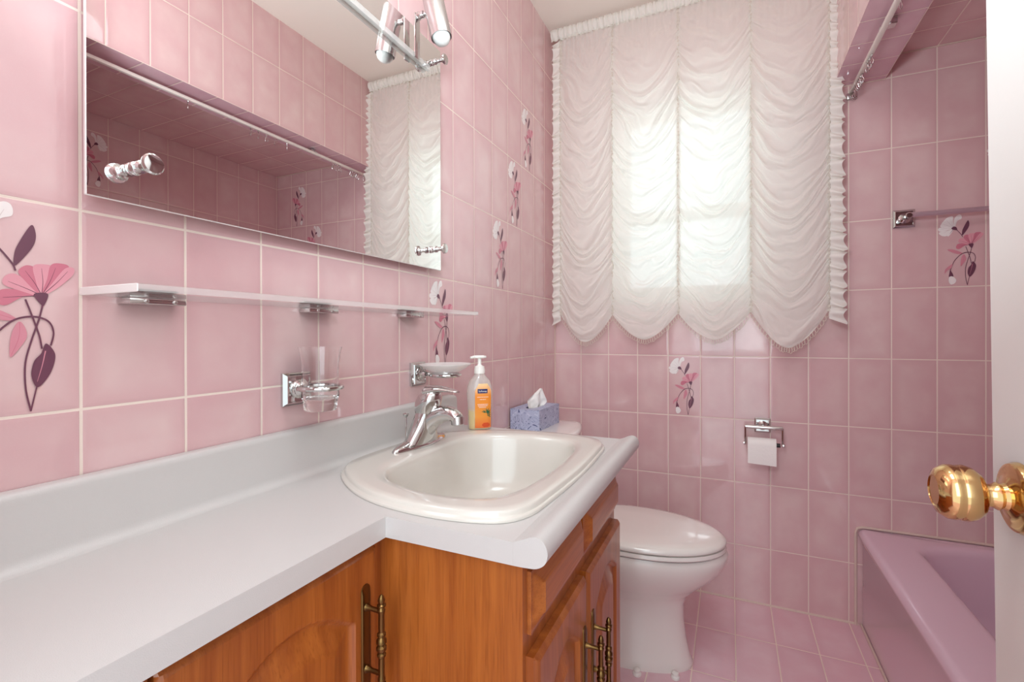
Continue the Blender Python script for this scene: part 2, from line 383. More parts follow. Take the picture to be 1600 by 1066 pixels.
# ---------------------------------------------------------------- flower prints on accent tiles
MF = [plain('print_white', (240, 234, 232), 0.15), plain('print_rose', (206, 124, 142), 0.15), plain('print_plum', (110, 68, 86), 0.15),
      plain('print_pale_rose', (212, 142, 156), 0.15), plain('print_rose_light', (224, 158, 170), 0.15), plain('print_grey', (206, 190, 192), 0.15)]
def flower_mesh():
    bm = B(); lay = [0]
    def cv(p): return Vector(((p[0]-505)/440*TW, (875-p[1])/680*TH, 0))
    def poly(pts, mi, n=6):
        lay[0] += 1; z = 0.0002+lay[0]*0.00002
        P = [cv(p) for p in smooth_pts(pts, n)]
        c = sum(P, Vector())/len(P); c.z = z
        vc = bm.verts.new(c); vs = [bm.verts.new((p.x, p.y, z)) for p in P]
        for i in range(len(vs)):
            f = bm.faces.new((vc, vs[i], vs[(i+1) % len(vs)])); f.material_index = mi
    def line(pts, mi, w=5, taper=False):
        lay[0] += 1; z = 0.0002+lay[0]*0.00002
        P = smooth_pts(pts, 8, False); L = []; R = []; n = len(P)
        for i, p in enumerate(P):
            a = Vector(P[max(i-1, 0)]); b = Vector(P[min(i+1, n-1)]); t = (b-a).normalized(); nn = Vector((-t.y, t.x))
            ww = w/2*(1-(i/n)*0.8 if taper else 1)
            q = Vector(p); l = cv(q+nn*ww); r = cv(q-nn*ww); L.append(bm.verts.new((l.x, l.y, z))); R.append(bm.verts.new((r.x, r.y, z)))
        for i in range(n-1):
            f = bm.faces.new((L[i], L[i+1], R[i+1], R[i])); f.material_index = mi
    # white flower
    for pts in ([(655, 335), (600, 330), (535, 318), (513, 335), (530, 355), (590, 350)], [(655, 338), (610, 350), (545, 355), (520, 372), (550, 398), (590, 402), (620, 380)],
                [(655, 335), (600, 310), (565, 265), (545, 285), (535, 312), (600, 335)], [(658, 332), (620, 280), (605, 232), (580, 245), (560, 275), (600, 320)],
                [(660, 332), (650, 270), (650, 225), (615, 225), (600, 240), (630, 300)], [(665, 332), (690, 270), (728, 250), (725, 218), (700, 212), (670, 235), (655, 280)],
                [(652, 342), (640, 372), (615, 402), (600, 402), (600, 370)]):
        poly(pts, 0)
    for e in ((540, 335), (560, 375), (560, 290), (590, 255), (625, 240), (665, 245), (705, 235)): line([(655, 334), ((655+e[0])/2, (334+e[1])/2-4), e], 5, 3, True)
    line([(655, 340), (635, 365), (622, 385)], 2, 4, True)
    poly([(636, 336), (655, 318), (680, 325), (690, 350), (675, 352), (650, 346)], 2)
    line([(682, 348), (705, 372), (728, 400), (737, 420)], 2, 6)
    poly([(735, 405), (733, 370), (745, 335), (783, 272), (797, 292), (795, 325), (775, 360)], 2)
    # rose flower
    for mi, pts in ((1, [(815, 495), (760, 500), (710, 528), (682, 522), (680, 500), (700, 480), (750, 480)]), (4, [(815, 495), (750, 482), (702, 465), (706, 440), (735, 430), (780, 455)]),
                (1, [(815, 495), (760, 445), (745, 420), (770, 400), (800, 410), (815, 450)]), (4, [(815, 495), (795, 440), (790, 400), (825, 392), (848, 400), (840, 450)]),
                (1, [(815, 495), (832, 440), (845, 392), (880, 384), (905, 395), (880, 440)]), (4, [(815, 495), (850, 450), (890, 400), (920, 395), (918, 418), (880, 455), (845, 480)])):
        poly(pts, mi)
    for e in ((700, 505), (715, 455), (765, 418), (815, 405), (860, 400), (900, 408)): line([(815, 493), ((815+e[0])/2+4, (493+e[1])/2), e], 2, 2.6, True)
    poly([(790, 492), (815, 484), (836, 490), (822, 526), (812, 522)], 2)
    # pale leaves
    poly([(598, 530), (640, 528), (700, 548), (740, 572), (690, 574), (640, 556)], 3); poly([(748, 578), (765, 600), (768, 630), (740, 670), (720, 688), (720, 640), (730, 600)], 3)
    line([(600, 531), (670, 552), (735, 571)], 1, 2); line([(748, 582), (745, 630), (722, 684)], 1, 2)
    # stems
    line([(765, 508), (785, 560), (806, 620), (815, 665)], 2, 6)
    line([(818, 522), (806, 570), (782, 640), (764, 710), (765, 790), (780, 862)], 2, 6)
    line([(780, 862), (790, 820), (800, 780)], 2, 5)
    line([(843, 655), (852, 612), (835, 576), (790, 562), (735, 572), (690, 606), (655, 650), (628, 718)], 2, 6)
    poly([(828, 648), (856, 680), (852, 720), (832, 760), (800, 788), (782, 750), (790, 705), (812, 680)], 2)
    line([(826, 672), (815, 720), (800, 770)], 3, 4, True)
    poly([(645, 665), (605, 688), (578, 715), (574, 752), (598, 722), (632, 705)], 3)
    poly([(625, 716), (636, 735), (650, 760), (652, 786), (614, 786), (616, 750)], 2)
    poly([(618, 782), (652, 782), (680, 815), (662, 846), (628, 852), (611, 820)], 0)
    me = bpy.data.meshes.new('flower_print'); bmesh.ops.recalc_face_normals(bm, faces=bm.faces[:]); bm.to_mesh(me); bm.free()
    for m in MF: me.materials.append(m)
    return me
fm = flower_mesh()
def flower(parent, org, ux, nrm):
    """org = lower left corner of the tile as seen from inside the room"""
    o = bpy.data.objects.new('flower_print', fm); C.objects.link(o); o.parent = parent
    ux = Vector(ux); uz = Vector((0, 0, 1)); n = Vector(nrm)
    m = Matrix((ux, uz, n)).transposed().to_4x4(); m.translation = Vector(org)+n*0.0004; o.matrix_local = m
def colx(k): return 0.1256+TW*(k-1)
def coly(k): return -(0.1353+TW*(k-1))
for k, r in ((4, -1), (11, 1), (12, 2), (13, 3)): flower(wall_far, (colx(k), 0, ROW+TH*r), (1, 0, 0), (0, -1, 0))
for k, r in ((14+1, 0), (8, 0), (5, 1), (4, 2), (3, 3)): flower(wall_left, (0, coly(k), ROW+TH*r), (0, 1, 0), (1, 0, 0))
flower(wall_right, (RX, coly(8)+TW, ROW+TH*3), (0, -1, 0), (-1, 0, 0))

# ---------------------------------------------------------------- curtain
ct = thing('balloon_curtain', (0.567, -0.085, 1.02), 'sheer white gathered curtain in four scalloped swags over the window', 'curtain')
XS = [0.060, 0.290, 0.555, 0.815, 1.062]; CY = -0.085; ZT, ZB = 2.372, 1.145
def panel(i):
    x0, x1 = XS[i], XS[i+1]; nu, nv = 44, 430; bm = B(); V = []
    lobe = (0.118, 0.105, 0.108, 0.132)[i]
    for a in range(nv+1):
        v = a/nv; row = []
        for b in range(nu+1):
            s = b/nu; bow = math.sin(PI*s); b2 = 1-abs(2*s-1)**1.7
            dip = 0.135+(lobe-0.135)*max(0, (v-0.7)/0.3)
            dip *= min(1, v*7)**0.8
            nz = noise.noise(Vector((s*2.2+i*7.3, v*10, i*3.1)))
            n2 = noise.noise(Vector((s*5+i*5.7, v*34, 4+i)))
            z = ZT-v*(ZT-ZB)-dip*b2+0.010*nz*bow
            ph = v*19*PI+nz*3.2+n2*0.55+0.9*math.sin(i*2.1+v*9)
            amp = 0.0170*min(1, 0.35+v*6)*(0.22+0.78*bow**0.7)
            f = abs(math.sin(ph))**0.75
            g = 0.38*abs(math.sin(ph*2.0+0.9+s*1.2+n2*1.2)); fine = 0.0042*abs(math.sin(ph*2.6+n2*2.5+s*3))*(1-bow*0.75)
            y = CY-amp*(f+g)-fine-0.016*bow*min(1, v*5)-0.003*n2
            if v < 0.12:   # thin upright gathers under the heading
                y += 0.003*math.sin(s*70+i)*(1-v/0.12)*1.5
            if v > 0.965: y += 0.004*(v-0.965)/0.035
            x = x0+(x1-x0)*s+0.002*math.sin(v*160+i)*(1-bow)
            row.append(bm.verts.new((x, y, z)))
        V.append(row)
    for a in range(nv):
        for b in range(nu): bm.faces.new((V[a][b], V[a][b+1], V[a+1][b+1], V[a+1][b]))
    bot = [v.co.copy() for v in V[-1]]
    part('swag_panel', bm, M_sheer, ct, angle=180)
    return bot
bots = [panel(i) for i in range(4)]
# fringe of small loops
bm = B()
for bot in bots:
    n = 30
    for k in range(n):
        t = (k+.5)/n*(len(bot)-1); a = bot[int(t)]; b = bot[min(int(t)+1, len(bot)-1)]; p = a.lerp(b, t-int(t))
        h = 0.016+0.006*random.random(); w = 0.0055; tw = random.uniform(-.5, .5)
        pts = [p+Vector((w*math.sin(q)*math.cos(tw), 0.002+w*math.sin(q)*math.sin(tw), -h/2+h/2*math.cos(q))) for q in [2*PI*j/10 for j in range(11)]]
        tube(bm, pts, 0.0007, 4, False)
part('fringe', bm, M_tape, ct)
# shirring tapes
for i, x in enumerate(XS):
    bm = B(); rings = []
    n = 260
    for a in range(n+1):
        v = a/n; z = ZT-v*(ZT-ZB+0.004); y = CY-0.003-0.0016*math.sin(a*1.9+i); w = 0.0078+0.0012*math.sin(a*2.7+i*2)
        rings.append([Vector((x-w, y+0.003, z)), Vector((x-w*.5, y-0.003, z)), Vector((x+w*.5, y-0.003, z)), Vector((x+w, y+0.003, z))])
    loft(bm, rings); part('shirring_tape', bm, M_sheer3, ct)
# heading
bm = B(); n = 700; X0, X1 = 0.018, 1.072; V = []
for a in range(n+1):
    t = a/n; x = X0+(X1-X0)*t; g = 0.0042*math.sin(a*1.12+2*noise.noise(Vector((t*30, 0, 0))))+0.004*noise.noise(Vector((t*60, 3, 0)))
    V.append([bm.verts.new((x+0.0015*k*math.sin(a*.7), CY-0.002-[0.0, 0.012, 0.016, 0.013, 0.002, 0.010][k]+g*[.5, 1, 1, 1, .4, 1][k], 2.419-[0, .006, .02, .034, .046, .056][k]+0.002*math.sin(a*.31)*(k in (0, 5)))) for k in range(6)])
for a in range(n):
    for k in range(5): bm.faces.new((V[a][k], V[a+1][k], V[a+1][k+1], V[a][k+1]))
part('heading', bm, M_sheer2, ct, angle=180)
# ruffles at both sides
for side in (-1, 1):
    bm = B(); n = 900; V = []
    for a in range(n+1):
        v = a/n; zt = 2.366; zb = 1.115 if side > 0 else 1.12; z = zt-v*(zt-zb)
        ph = v*76*PI+2.6*noise.noise(Vector((v*20, side*3, 0))); row = []
        for k in range(7):
            q = k/6; w = (0.042 if side < 0 else 0.046+0.010*v+0.006*noise.noise(Vector((v*12, 5, 0))))
            xb = XS[0] if side < 0 else XS[-1]
            x = xb+side*(0.001+w*q*(0.86+0.14*math.cos(ph*1.0+1)))
            y = CY-0.004-0.0135*math.sin(ph)*q**0.7-0.004*q
            row.append(bm.verts.new((x, y, z-0.016*q*math.cos(ph*0.5)*0.6-0.012*q)))
        V.append(row)
    for a in range(n):
        for k in range(6): bm.faces.new((V[a][k], V[a][k+1], V[a+1][k+1], V[a+1][k]))
    part('ruffle', bm, M_sheer2, ct, angle=180)

# ---------------------------------------------------------------- countertop
CT = 0.80
def sink_outline(scale=1.0, grow=0.0):
    half = [(0.052, -1.243), (0.052, -1.33), (0.062, -1.395), (0.105, -1.446), (0.185, -1.497), (0.268, -1.523), (0.37, -1.528), (0.45, -1.508), (0.481, -1.465), (0.488, -1.40), (0.492, -1.32)]
    full = half+[(0.494, -1.243)]+[(x, -2*1.243-y) for x, y in reversed(half[1:])]
    P = smooth_pts(full, 5); cx, cy = 0.28, -1.243
    out = []
    for x, y in P:
        d = Vector((x-cx, y-cy)); L = d.length; d = d*((L*scale+grow)/L); out.append((cx+d.x, cy+d.y))
    return out
ctp = thing('countertop', (0.27, -1.5, 0.764), 'white laminate bathroom countertop with rolled front edge, narrow on the left', 'countertop')
YR, YL = -0.905, -1.55
bm = B()
outer = [(0.002, YR), (0.002, FY+0.001), (0.29, FY+0.001), (0.29, YL), (0.492, YL), (0.492, YR)]
hole = sink_outline(1.0, -0.022)
def fill(z):
    loops = []
    for lp in (outer, hole):
        vs = [bm.verts.new((x, y, z)) for x, y in lp]; es = [bm.edges.new((vs[i], vs[(i+1) % len(vs)])) for i in range(len(vs))]; loops.append((vs, es))
    bmesh.ops.triangle_fill(bm, use_beauty=True, use_dissolve=False, edges=loops[0][1]+loops[1][1])
    return loops
t = fill(CT); b = fill(CT-0.030)
for (va, _), (vb, _) in zip(t, b):
    n = len(va)
    for i in range(n):
        j = (i+1) % n
        bm.faces.new((va[i], va[j], vb[j], vb[i]))
part('worktop', bm, M_counter, ctp, smooth=False)
prof = [(0.4921, CT)]+smooth_pts([(0.4921, CT), (0.503, CT+0.004), (0.514, CT+0.0092), (0.5235, CT+0.0112), (0.5325, CT+0.0075), (0.5378, CT-0.0015), (0.5385, CT-0.011), (0.5345, CT-0.021), (0.524, CT-0.0278), (0.508, CT-0.0296), (0.4921, CT-0.0300)], 4, False)[1:]
bm = B(); prism(bm, [(x, YL, z) for x, z in prof], (0, YR-YL, 0)); part('rolled_edge', bm, M_counter, ctp, angle=40)
bm = B(); pr = [(0.002, 0), (0.036, 0.0)]+[(0.036-0.014*math.sin(a), 0.014-0.014*math.cos(a)) for a in [k*PI/2/5 for k in range(1, 6)]]+[(0.020, 0.078)]
pr += [(0.012+0.008*math.cos(a), 0.080+0.008*math.sin(a)) for a in [k*PI/2/4 for k in range(5)]]+[(0.002, 0.088)]
rings = [[Vector((x, y, CT+z)) for x, z in pr] for y in (FY+0.001, -1.6, -1.2, -0.925)]
for k in range(1, 7):
    a = k*PI/2/6; y = -0.925+0.016*math.sin(a); dz = 0.016*(1-math.cos(a))
    rings.append([Vector((x, y, CT+min(z, 0.088-dz))) for x, z in pr])
loft(bm, rings); part('backsplash', bm, M_counter, ctp, angle=40)

# ---------------------------------------------------------------- sink
sk = thing('bathroom_sink', (0.28, -1.243, 0.80), 'white drop-in porcelain sink with stepped rim set in the countertop', 'sink')
bm = B()
inner = [(0.150, -1.243), (0.150, -1.315), (0.160, -1.385), (0.200, -1.435), (0.270, -1.462), (0.345, -1.466), (0.403, -1.448), (0.430, -1.40), (0.441, -1.33)]
innf = inner+[(0.444, -1.243)]+[(x, -2*1.243-y) for x, y in reversed(inner[1:])]
NI = len(sink_outline())
def resample(P, n, c):
    # n points by angle order starting at the same angle as the outline
    L = [0]
    for i in range(len(P)): L.append(L[-1]+(Vector(P[(i+1) % len(P)])-Vector(P[i])).length)
    out = []
    for k in range(n):
        t = k/n*L[-1]
        for i in range(len(P)):
            if L[i] <= t <= L[i+1]:
                q = (t-L[i])/(L[i+1]-L[i]); a = Vector(P[i]); bb = Vector(P[(i+1) % len(P)]); out.append(tuple(a.lerp(bb, q))); break
    return out
IN = resample(smooth_pts(innf, 8), NI, None); OUT = resample(sink_outline(), NI, None)
ci = Vector((0.30, -1.243))
def ring(P, sc, z, c=ci): return [Vector((c.x+(x-c.x)*sc, c.y+(y-c.y)*sc, z)) for x, y in P]
def lerp2(t, z): return [Vector((a[0]*(1-t)+b[0]*t, a[1]*(1-t)+b[1]*t, z)) for a, b in zip(OUT, IN)]
o0 = 0.996
rings = [ring(OUT, 0.90, CT-0.02, Vector((0.28, -1.243))), ring(OUT, 0.93, CT+0.0006), ring(OUT, 1.0, CT+0.0006), ring(OUT, 1.001, CT+0.004), ring(OUT, 0.994, CT+0.0062), ring(OUT, 0.981, CT+0.0066),
         ring(OUT, 0.978, CT+0.0085), ring(OUT, 0.976, CT+0.0125), ring(OUT, 0.965, CT+0.0150)]
rings += [lerp2(t, CT+h) for t, h in ((0.35, 0.0150), (0.7, 0.0140), (0.92, 0.0130), (1.0, 0.0095))]
for sc, dz in ((0.985, 0.003), (0.965, -0.012), (0.93, -0.045), (0.89, -0.08), (0.84, -0.105), (0.74, -0.122), (0.55, -0.131), (0.30, -0.136), (0.085, -0.139)): rings.append(ring(IN, sc, CT+dz))
loft(bm, rings, False, True); part('basin', bm, M_sink, sk, angle=60)
bm = B(); lathe(bm, (0.30, -1.243, CT-0.1385), (0, 0, 1), [(0.020, 0), (0.024, 0.0015), (0.022, 0.003), (0.016, 0.002), (0.014, 0.004), (0.004, 0.006)], 28); part('drain', bm, M_chrome, sk)

# ---------------------------------------------------------------- faucet
fx, fy, fz = 0.105, -1.205, CT+0.0135
fc = thing('sink_faucet', (fx, fy, fz), 'single lever chrome faucet on the sink deck', 'faucet')
bm = B()
rings = []
for s, z in ((1.0, 0.0), (1.0, 0.003), (0.96, 0.0065), (0.88, 0.010), (0.70, 0.015), (0.5, 0.020)):
    R = []
    for i in range(48):
        a = 2*PI*i/48; w = abs(math.sin(a)); R.append(Vector((fx+0.027*s*math.cos(a)*(1-0.25*w), fy+0.098*(s if s > .8 else s*0.95)*math.sin(a), fz+z)))
    rings.append(R)
loft(bm, rings); part('base_plate', bm, M_chrome, fc, angle=50)
bm = B()   # flared body leaning to the bowl
pts = [(0.0, 0.005), (0.003, 0.02), (0.006, 0.04), (0.010, 0.058), (0.015, 0.074), (0.019, 0.088)]
rads = [(0.026, 0.064), (0.0265, 0.050), (0.0262, 0.037), (0.0255, 0.029), (0.0250, 0.0255), (0.024, 0.0245)]
rings = [[Vector((fx+dx+r[0]*math.cos(a), fy+r[1]*math.sin(a), fz+z+0.10*r[0]*math.cos(a))) for a in [2*PI*i/32 for i in range(32)]] for (dx, z), r in zip(pts, rads)]
loft(bm, rings); part('body', bm, M_chrome, fc, angle=60)
bm = B()   # spout
P = smooth_pts([(0.010, 0, 0.040), (0.032, 0, 0.060), (0.058, 0, 0.0725), (0.082, 0, 0.0735), (0.097, 0, 0.066)], 6, False)
rings = []
for i, p in enumerate(P):
    q = i/(len(P)-1); a = Vector(P[max(i-1, 0)]); b2 = Vector(P[min(i+1, len(P)-1)]); t = (b2-a).normalized(); up = Vector((-t.z, 0, t.x))
    ry = 0.022*(1-q)+0.0160*q; rz = 0.0255*(1-q)+0.0125*q
    rings.append([Vector((fx, fy, fz))+Vector(p)+Vector((0, 1, 0))*ry*math.cos(k*PI/10)+up*rz*math.sin(k*PI/10) for k in range(20)])
loft(bm, rings); sp = part('spout', bm, M_chrome, fc, angle=60)
bm = B(); lathe(bm, (fx+0.096, fy, fz+0.070), (0.10, 0, -1), [(0.0140, 0), (0.0148, 0.004), (0.0148, 0.017), (0.012, 0.019), (0.010, 0.0175)], 24); part('aerator', bm, M_brush, sp)
bm = B()   # domed handle with flat lever
rings = []
for k in range(13):
    a = -0.75+k*(PI/2+0.75)/12; r = 0.0285*max(0,math.cos(a))**0.8; z = (0.0265 if a > 0 else 0.042)*math.sin(a)
    rings.append([Vector((fx+0.021+z*0.22+r*1.08*math.cos(q), fy+r*math.sin(q), fz+0.098+z*1.1+0.15*r*math.cos(q))) for q in [2*PI*i/32 for i in range(32)]])
loft(bm, rings)
L = smooth_pts([(0.020, 0, 0.122), (0.045, 0, 0.1265), (0.070, 0, 0.1265), (0.100, 0, 0.1235)], 5, False); rings = []
for i, p in enumerate(L):
    q = i/(len(L)-1); ry = 0.019*(1-q)**0.7+0.0055; rz = 0.0105*(1-q)**1.3+0.0022
    rings.append([Vector((fx, fy, fz))+Vector(p)+Vector((0, ry*math.cos(k*PI/8), rz*math.sin(k*PI/8))) for k in range(16)])
loft(bm, rings); part('lever', bm, M_chrome, fc, angle=60)
bm = B(); tube(bm, [(fx-0.030, fy-0.014, fz+0.004), (fx-0.031, fy-0.014, fz+0.062)], 0.0022, 8); lathe(bm, (fx-0.031, fy-0.014, fz+0.060), (0, 0, 1), [(0.002, 0), (0.0065, 0.006), (0.007, 0.009), (0.003, 0.011)], 16); part('lift_rod', bm, M_chrome, fc)

# ---------------------------------------------------------------- vanity cabinets
def hfield(o, eu, ev, en, W, H, fn, nu, nv, th):
    """heightfield panel: o lower left corner, eu/ev/en unit vectors, fn(u,v) height over th"""
    bm = B(); o, eu, ev, en = map(Vector, (o, eu, ev, en)); V = []
    for a in range(nv+1):
        V.append([bm.verts.new(o+eu*(W*b/nu)+ev*(H*a/nv)+en*(th+fn(W*b/nu, H*a/nv))) for b in range(nu+1)])
    for a in range(nv):
        for b in range(nu): bm.faces.new((V[a][b], V[a][b+1], V[a+1][b+1], V[a+1][b]))
    rim = V[0]+[r[-1] for r in V[1:]]+V[-1][-2::-1]+[r[0] for r in V[-2:0:-1]]
    bk = [bm.verts.new(v.co-en*(en.dot(v.co-o))) for v in rim]; n = len(rim)
    for i in range(n):
        j = (i+1) % n; bm.faces.new((rim[i], rim[j], bk[j], bk[i]))
    bm.faces.new(bk)
    return bm
def door_fn(W, H, st=0.052, arch=0.045):
    def f(u, v):
        e = min(u, W-u, v, H-v); z = -0.007*max(0, 1-e/0.008)**2
        t = max(-1, min(1, (u-W/2)/(W/2-st))); top = H-st-arch*(1-math.cos(t*PI/2)*1.0) if abs(t) < 1 else H-st-arch
        d = min(u-st, W-st-u, v-st, (top-v)*0.85)
        if d > 0:
            if d < 0.006: z -= 0.007*(d/0.006)
            elif d < 0.012: z -= 0.007
            elif d < 0.036: z -= 0.007*(1-(d-0.012)/0.024)
            elif d < 0.039: z += 0.0018*(d-0.036)/0.003
            else: z += 0.0018
        return z
    return f
def drawer_fn(W, H):
    def f(u, v):
        e = min(u, W-u, v, H-v)
        if e < 0.003: return -0.012
        if e < 0.019: return -0.012+0.009*(e-0.003)/0.016
        if e < 0.0215: return -0.003+0.003*(e-0.019)/0.0025
        return 0.0
    return f
def pull(parent, o, n, side, L=0.145):
    """antique brass pull: o = top of plate centre on the face, n outward"""
    o = Vector(o); n = Vector(n); z = Vector((0, 0, 1)); s = Vector(side)
    bm = B(); w = 0.0085; pts = [o+s*w*math.cos(a)+z*(-w+w*math.sin(a)) for a in [k*PI/8 for k in range(9)]]
    pts += [o+s*w*math.cos(a)+z*(-L+w+w*math.sin(a)) for a in [PI+k*PI/8 for k in range(9)]]
    c = o-z*L/2
    loft(bm, [pts, [p+n*0.0016 for p in pts], [c+(p-c)*0.90+n*0.003 for p in pts]])
    h = part('handle', bm, M_antique, parent, 'antique brass cupboard pull')
    bm = B(); off = 0.026
    for q in (0.032, L-0.036): lathe(bm, o-z*q+n*0.002, n, [(0.0062, 0), (0.0048, 0.003), (0.0032, 0.010), (0.0036, off)], 12)
    prof = [(0.0005, 0), (0.003, 0.002), (0.0052, 0.008), (0.004, 0.0125), (0.0062, 0.014), (0.0062, 0.0165), (0.0035, 0.018), (0.0055, 0.0215), (0.0052, 0.024), (0.0042, 0.027), (0.0044, 0.045), (0.0040, 0.052), (0.0060, 0.054), (0.0062, 0.057), (0.004, 0.059),
            (0.0070, 0.063), (0.0072, 0.067), (0.004, 0.070)]
    full = prof+[(r, 0.140-h2) for r, h2 in reversed(prof)]
    lathe(bm, o-z*0.008+n*(off+0.003), -z, full, 14); part('bar', bm, M_antique, h)
cab = thing('vanity_cabinet', (0.25, -1.27, 0), 'orange oak vanity cabinet under the sink with two drawers and arched doors', 'cabinet')
FX = 0.495; Y0, Y1 = -1.53, -0.995; ZTOP = CT-0.0305
bm = B(); box(bm, 0.262, FX, Y0, Y0+0.016, 0.0, ZTOP); box(bm, 0.004, FX, Y1-0.016, Y1, 0.0, ZTOP); box(bm, 0.004, FX-0.02, Y0+0.016, Y1-0.016, 0.08, 0.098)
box(bm, 0.004, 0.262, Y0, Y0+0.016, 0.0, 0.60)
part('carcass', bm, M_woodz, cab, smooth=False)
bm = B()
for y0, y1 in ((Y0, Y0+0.03), (-1.296, -1.264), (Y1-0.03, Y1)): box(bm, FX, FX+0.0015, y0, y1, 0.08, ZTOP)
for z0, z1 in ((0.745, ZTOP), (0.625, 0.672), (0.08, 0.11)): box(bm, FX, FX+0.0013, Y0+0.03, Y1-0.03, z0, z1)
box(bm, FX-0.018, FX-0.0005, Y0+0.016, Y1-0.016, 0.08, ZTOP)
part('face_frame', bm, M_woodz, cab, smooth=False)
bm = B(); box(bm, FX-0.06, FX-0.05, Y0+0.016, Y1-0.016, 0.0, 0.08); part('toe_kick', bm, M_woodz, cab, smooth=False)
fxx = FX+0.0016
for y0, y1 in ((-1.515, -1.287), (-1.272, -1.012)):
    W = y1-y0; H = 0.084; z0 = 0.664
    part('drawer_front', hfield((fxx, y0, z0), (0, 1, 0), (0, 0, 1), (1, 0, 0), W, H, drawer_fn(W, H), 60, 28, 0.018), M_woody, cab, smooth=True, angle=25)
for y0, y1, side in ((-1.520, -1.287, 1), (-1.272, -1.008, -1)):
    W = y1-y0; H = 0.53; z0 = 0.108
    dd = part('door', hfield((fxx, y0, z0), (0, 1, 0), (0, 0, 1), (1, 0, 0), W, H, door_fn(W, H, 0.045, 0.04), 90, 160, 0.018), M_woodz, cab, smooth=True, angle=25)
    yh = y1-0.019 if side > 0 else y0+0.022
    pull(dd, (fxx+0.018, yh, 0.562), (1, 0, 0), (0, 1, 0))
cb2 = thing('shallow_cabinet', (0.13, -1.83, 0), 'shallow oak cabinet with arched door under the narrow left countertop', 'cabinet')
F2 = 0.2535
bm = B(); box(bm, 0.004, F2-0.0185, -1.548, -1.532, 0.08, ZTOP); box(bm, 0.004, F2, FY+0.002, FY+0.018, 0.08, ZTOP); box(bm, 0.004, F2-0.018, FY+0.018, -1.548, 0.08, 0.096)
box(bm, 0.15, 0.16, FY+0.018, -1.548, 0, 0.08); part('carcass', bm, M_woodz, cb2, smooth=False)
bm = B(); box(bm, F2-0.018, F2, FY+0.018, -1.5305, 0.08, ZTOP); box(bm, F2, F2+0.0100, -1.5445, -1.5303, 0.08, ZTOP); part('face_frame', bm, M_woodz, cb2, smooth=False)
for y0, y1, hs in ((-1.840, -1.545, 1), (-2.135, -1.845, -1)):
    W = y1-y0; H = 0.655; z0 = 0.100
    dd = part('door', hfield((F2, y0, z0), (0, 1, 0), (0, 0, 1), (1, 0, 0), W, H, door_fn(W, H, 0.046, 0.045), 110, 180, 0.018), M_woodz, cb2, smooth=True, angle=25)
    pull(dd, (F2+0.018, y1-0.027 if hs > 0 else y0+0.027, 0.709), (1, 0, 0), (0, 1, 0), 0.155)

# ---------------------------------------------------------------- toilet
TY = -0.475
tl = thing('toilet', (0.36, TY, 0), 'white two-piece toilet with closed lid between vanity and far wall', 'toilet')
def egg(x0, x1, hw, z, n=56, pw=1.0, flat=0.42):
    """x0 back, x1 front; widest at flat of the length from the back"""
    xm = x0+(x1-x0)*flat; out = []
    for i in range(n):
        a = 2*PI*i/n; c, s = math.cos(a), math.sin(a)
        if c >= 0: x = xm+(x1-xm)*c; y = hw*(abs(s)**pw)*(1 if s >= 0 else -1)
        else: x = xm+(xm-x0)*(-(abs(c)**0.75)); y = hw*(abs(s)**0.8)*(1 if s >= 0 else -1)
        out.append(Vector((x, TY+y, z)))
    return out
bm = B()
loft(bm, [egg(0.20, 0.632, 0.108, 0.0), egg(0.20, 0.634, 0.109, 0.012), egg(0.205, 0.624, 0.103, 0.03), egg(0.21, 0.612, 0.097, 0.09), egg(0.21, 0.605, 0.095, 0.15), egg(0.205, 0.606, 0.099, 0.195),
          egg(0.20, 0.618, 0.112, 0.225), egg(0.19, 0.655, 0.138, 0.26), egg(0.18, 0.694, 0.160, 0.295), egg(0.175, 0.722, 0.175, 0.330), egg(0.172, 0.736, 0.182, 0.358), egg(0.172, 0.737, 0.182, 0.374), egg(0.175, 0.730, 0.178, 0.386)])
part('bowl', bm, M_porc, tl, angle=60)
bm = B(); loft(bm, [egg(0.265, 0.727, 0.176, 0.3862), egg(0.265, 0.727, 0.176, 0.3885)]); part('bowl_gap_shade', bm, M_gap, tl)  # dark slab standing in for the shade between bowl and seat
bm = B(); loft(bm, [egg(0.262, 0.730, 0.179, 0.3888), egg(0.260, 0.733, 0.182, 0.393), egg(0.262, 0.731, 0.180, 0.403)]); part('seat', bm, M_porc, tl, angle=40)
bm = B(); loft(bm, [egg(0.266, 0.724, 0.174, 0.4035), egg(0.266, 0.724, 0.174, 0.4055)]); part('seat_gap_shade', bm, M_gap, tl)  # shade between seat and lid, put in as a thin dark slab
bm = B(); loft(bm, [egg(0.258, 0.730, 0.179, 0.4058), egg(0.255, 0.733, 0.182, 0.410), egg(0.258, 0.730, 0.179, 0.418), egg(0.268, 0.716, 0.168, 0.424), egg(0.29, 0.68, 0.145, 0.4275), egg(0.36, 0.58, 0.08, 0.429)]); part('lid', bm, M_porc, tl, angle=60)
def tankr(x0, x1, hw, bow, z, n=14):
    P = []
    for k in range(n+1): t = -1+2*k/n; P.append((x1+bow*(1-t*t), TY+t*(hw-0.02)))
    P += [(x1-0.008, TY+hw-0.006), (x1-0.03, TY+hw), (x0+0.02, TY+hw), (x0+0.004, TY+hw-0.006), (x0, TY+hw-0.02), (x0, TY-hw+0.02), (x0+0.004, TY-hw+0.006), (x0+0.02, TY-hw), (x1-0.03, TY-hw), (x1-0.008, TY-hw+0.006)]
    return [Vector((x, y, z)) for x, y in P]
bm = B(); loft(bm, [tankr(0.03, 0.150, 0.175, 0.03, 0.385), tankr(0.012, 0.185, 0.205, 0.035, 0.43), tankr(0.010, 0.196, 0.215, 0.035, 0.60), tankr(0.010, 0.198, 0.217, 0.035, 0.684)]); part('tank', bm, M_porc, tl, angle=50)
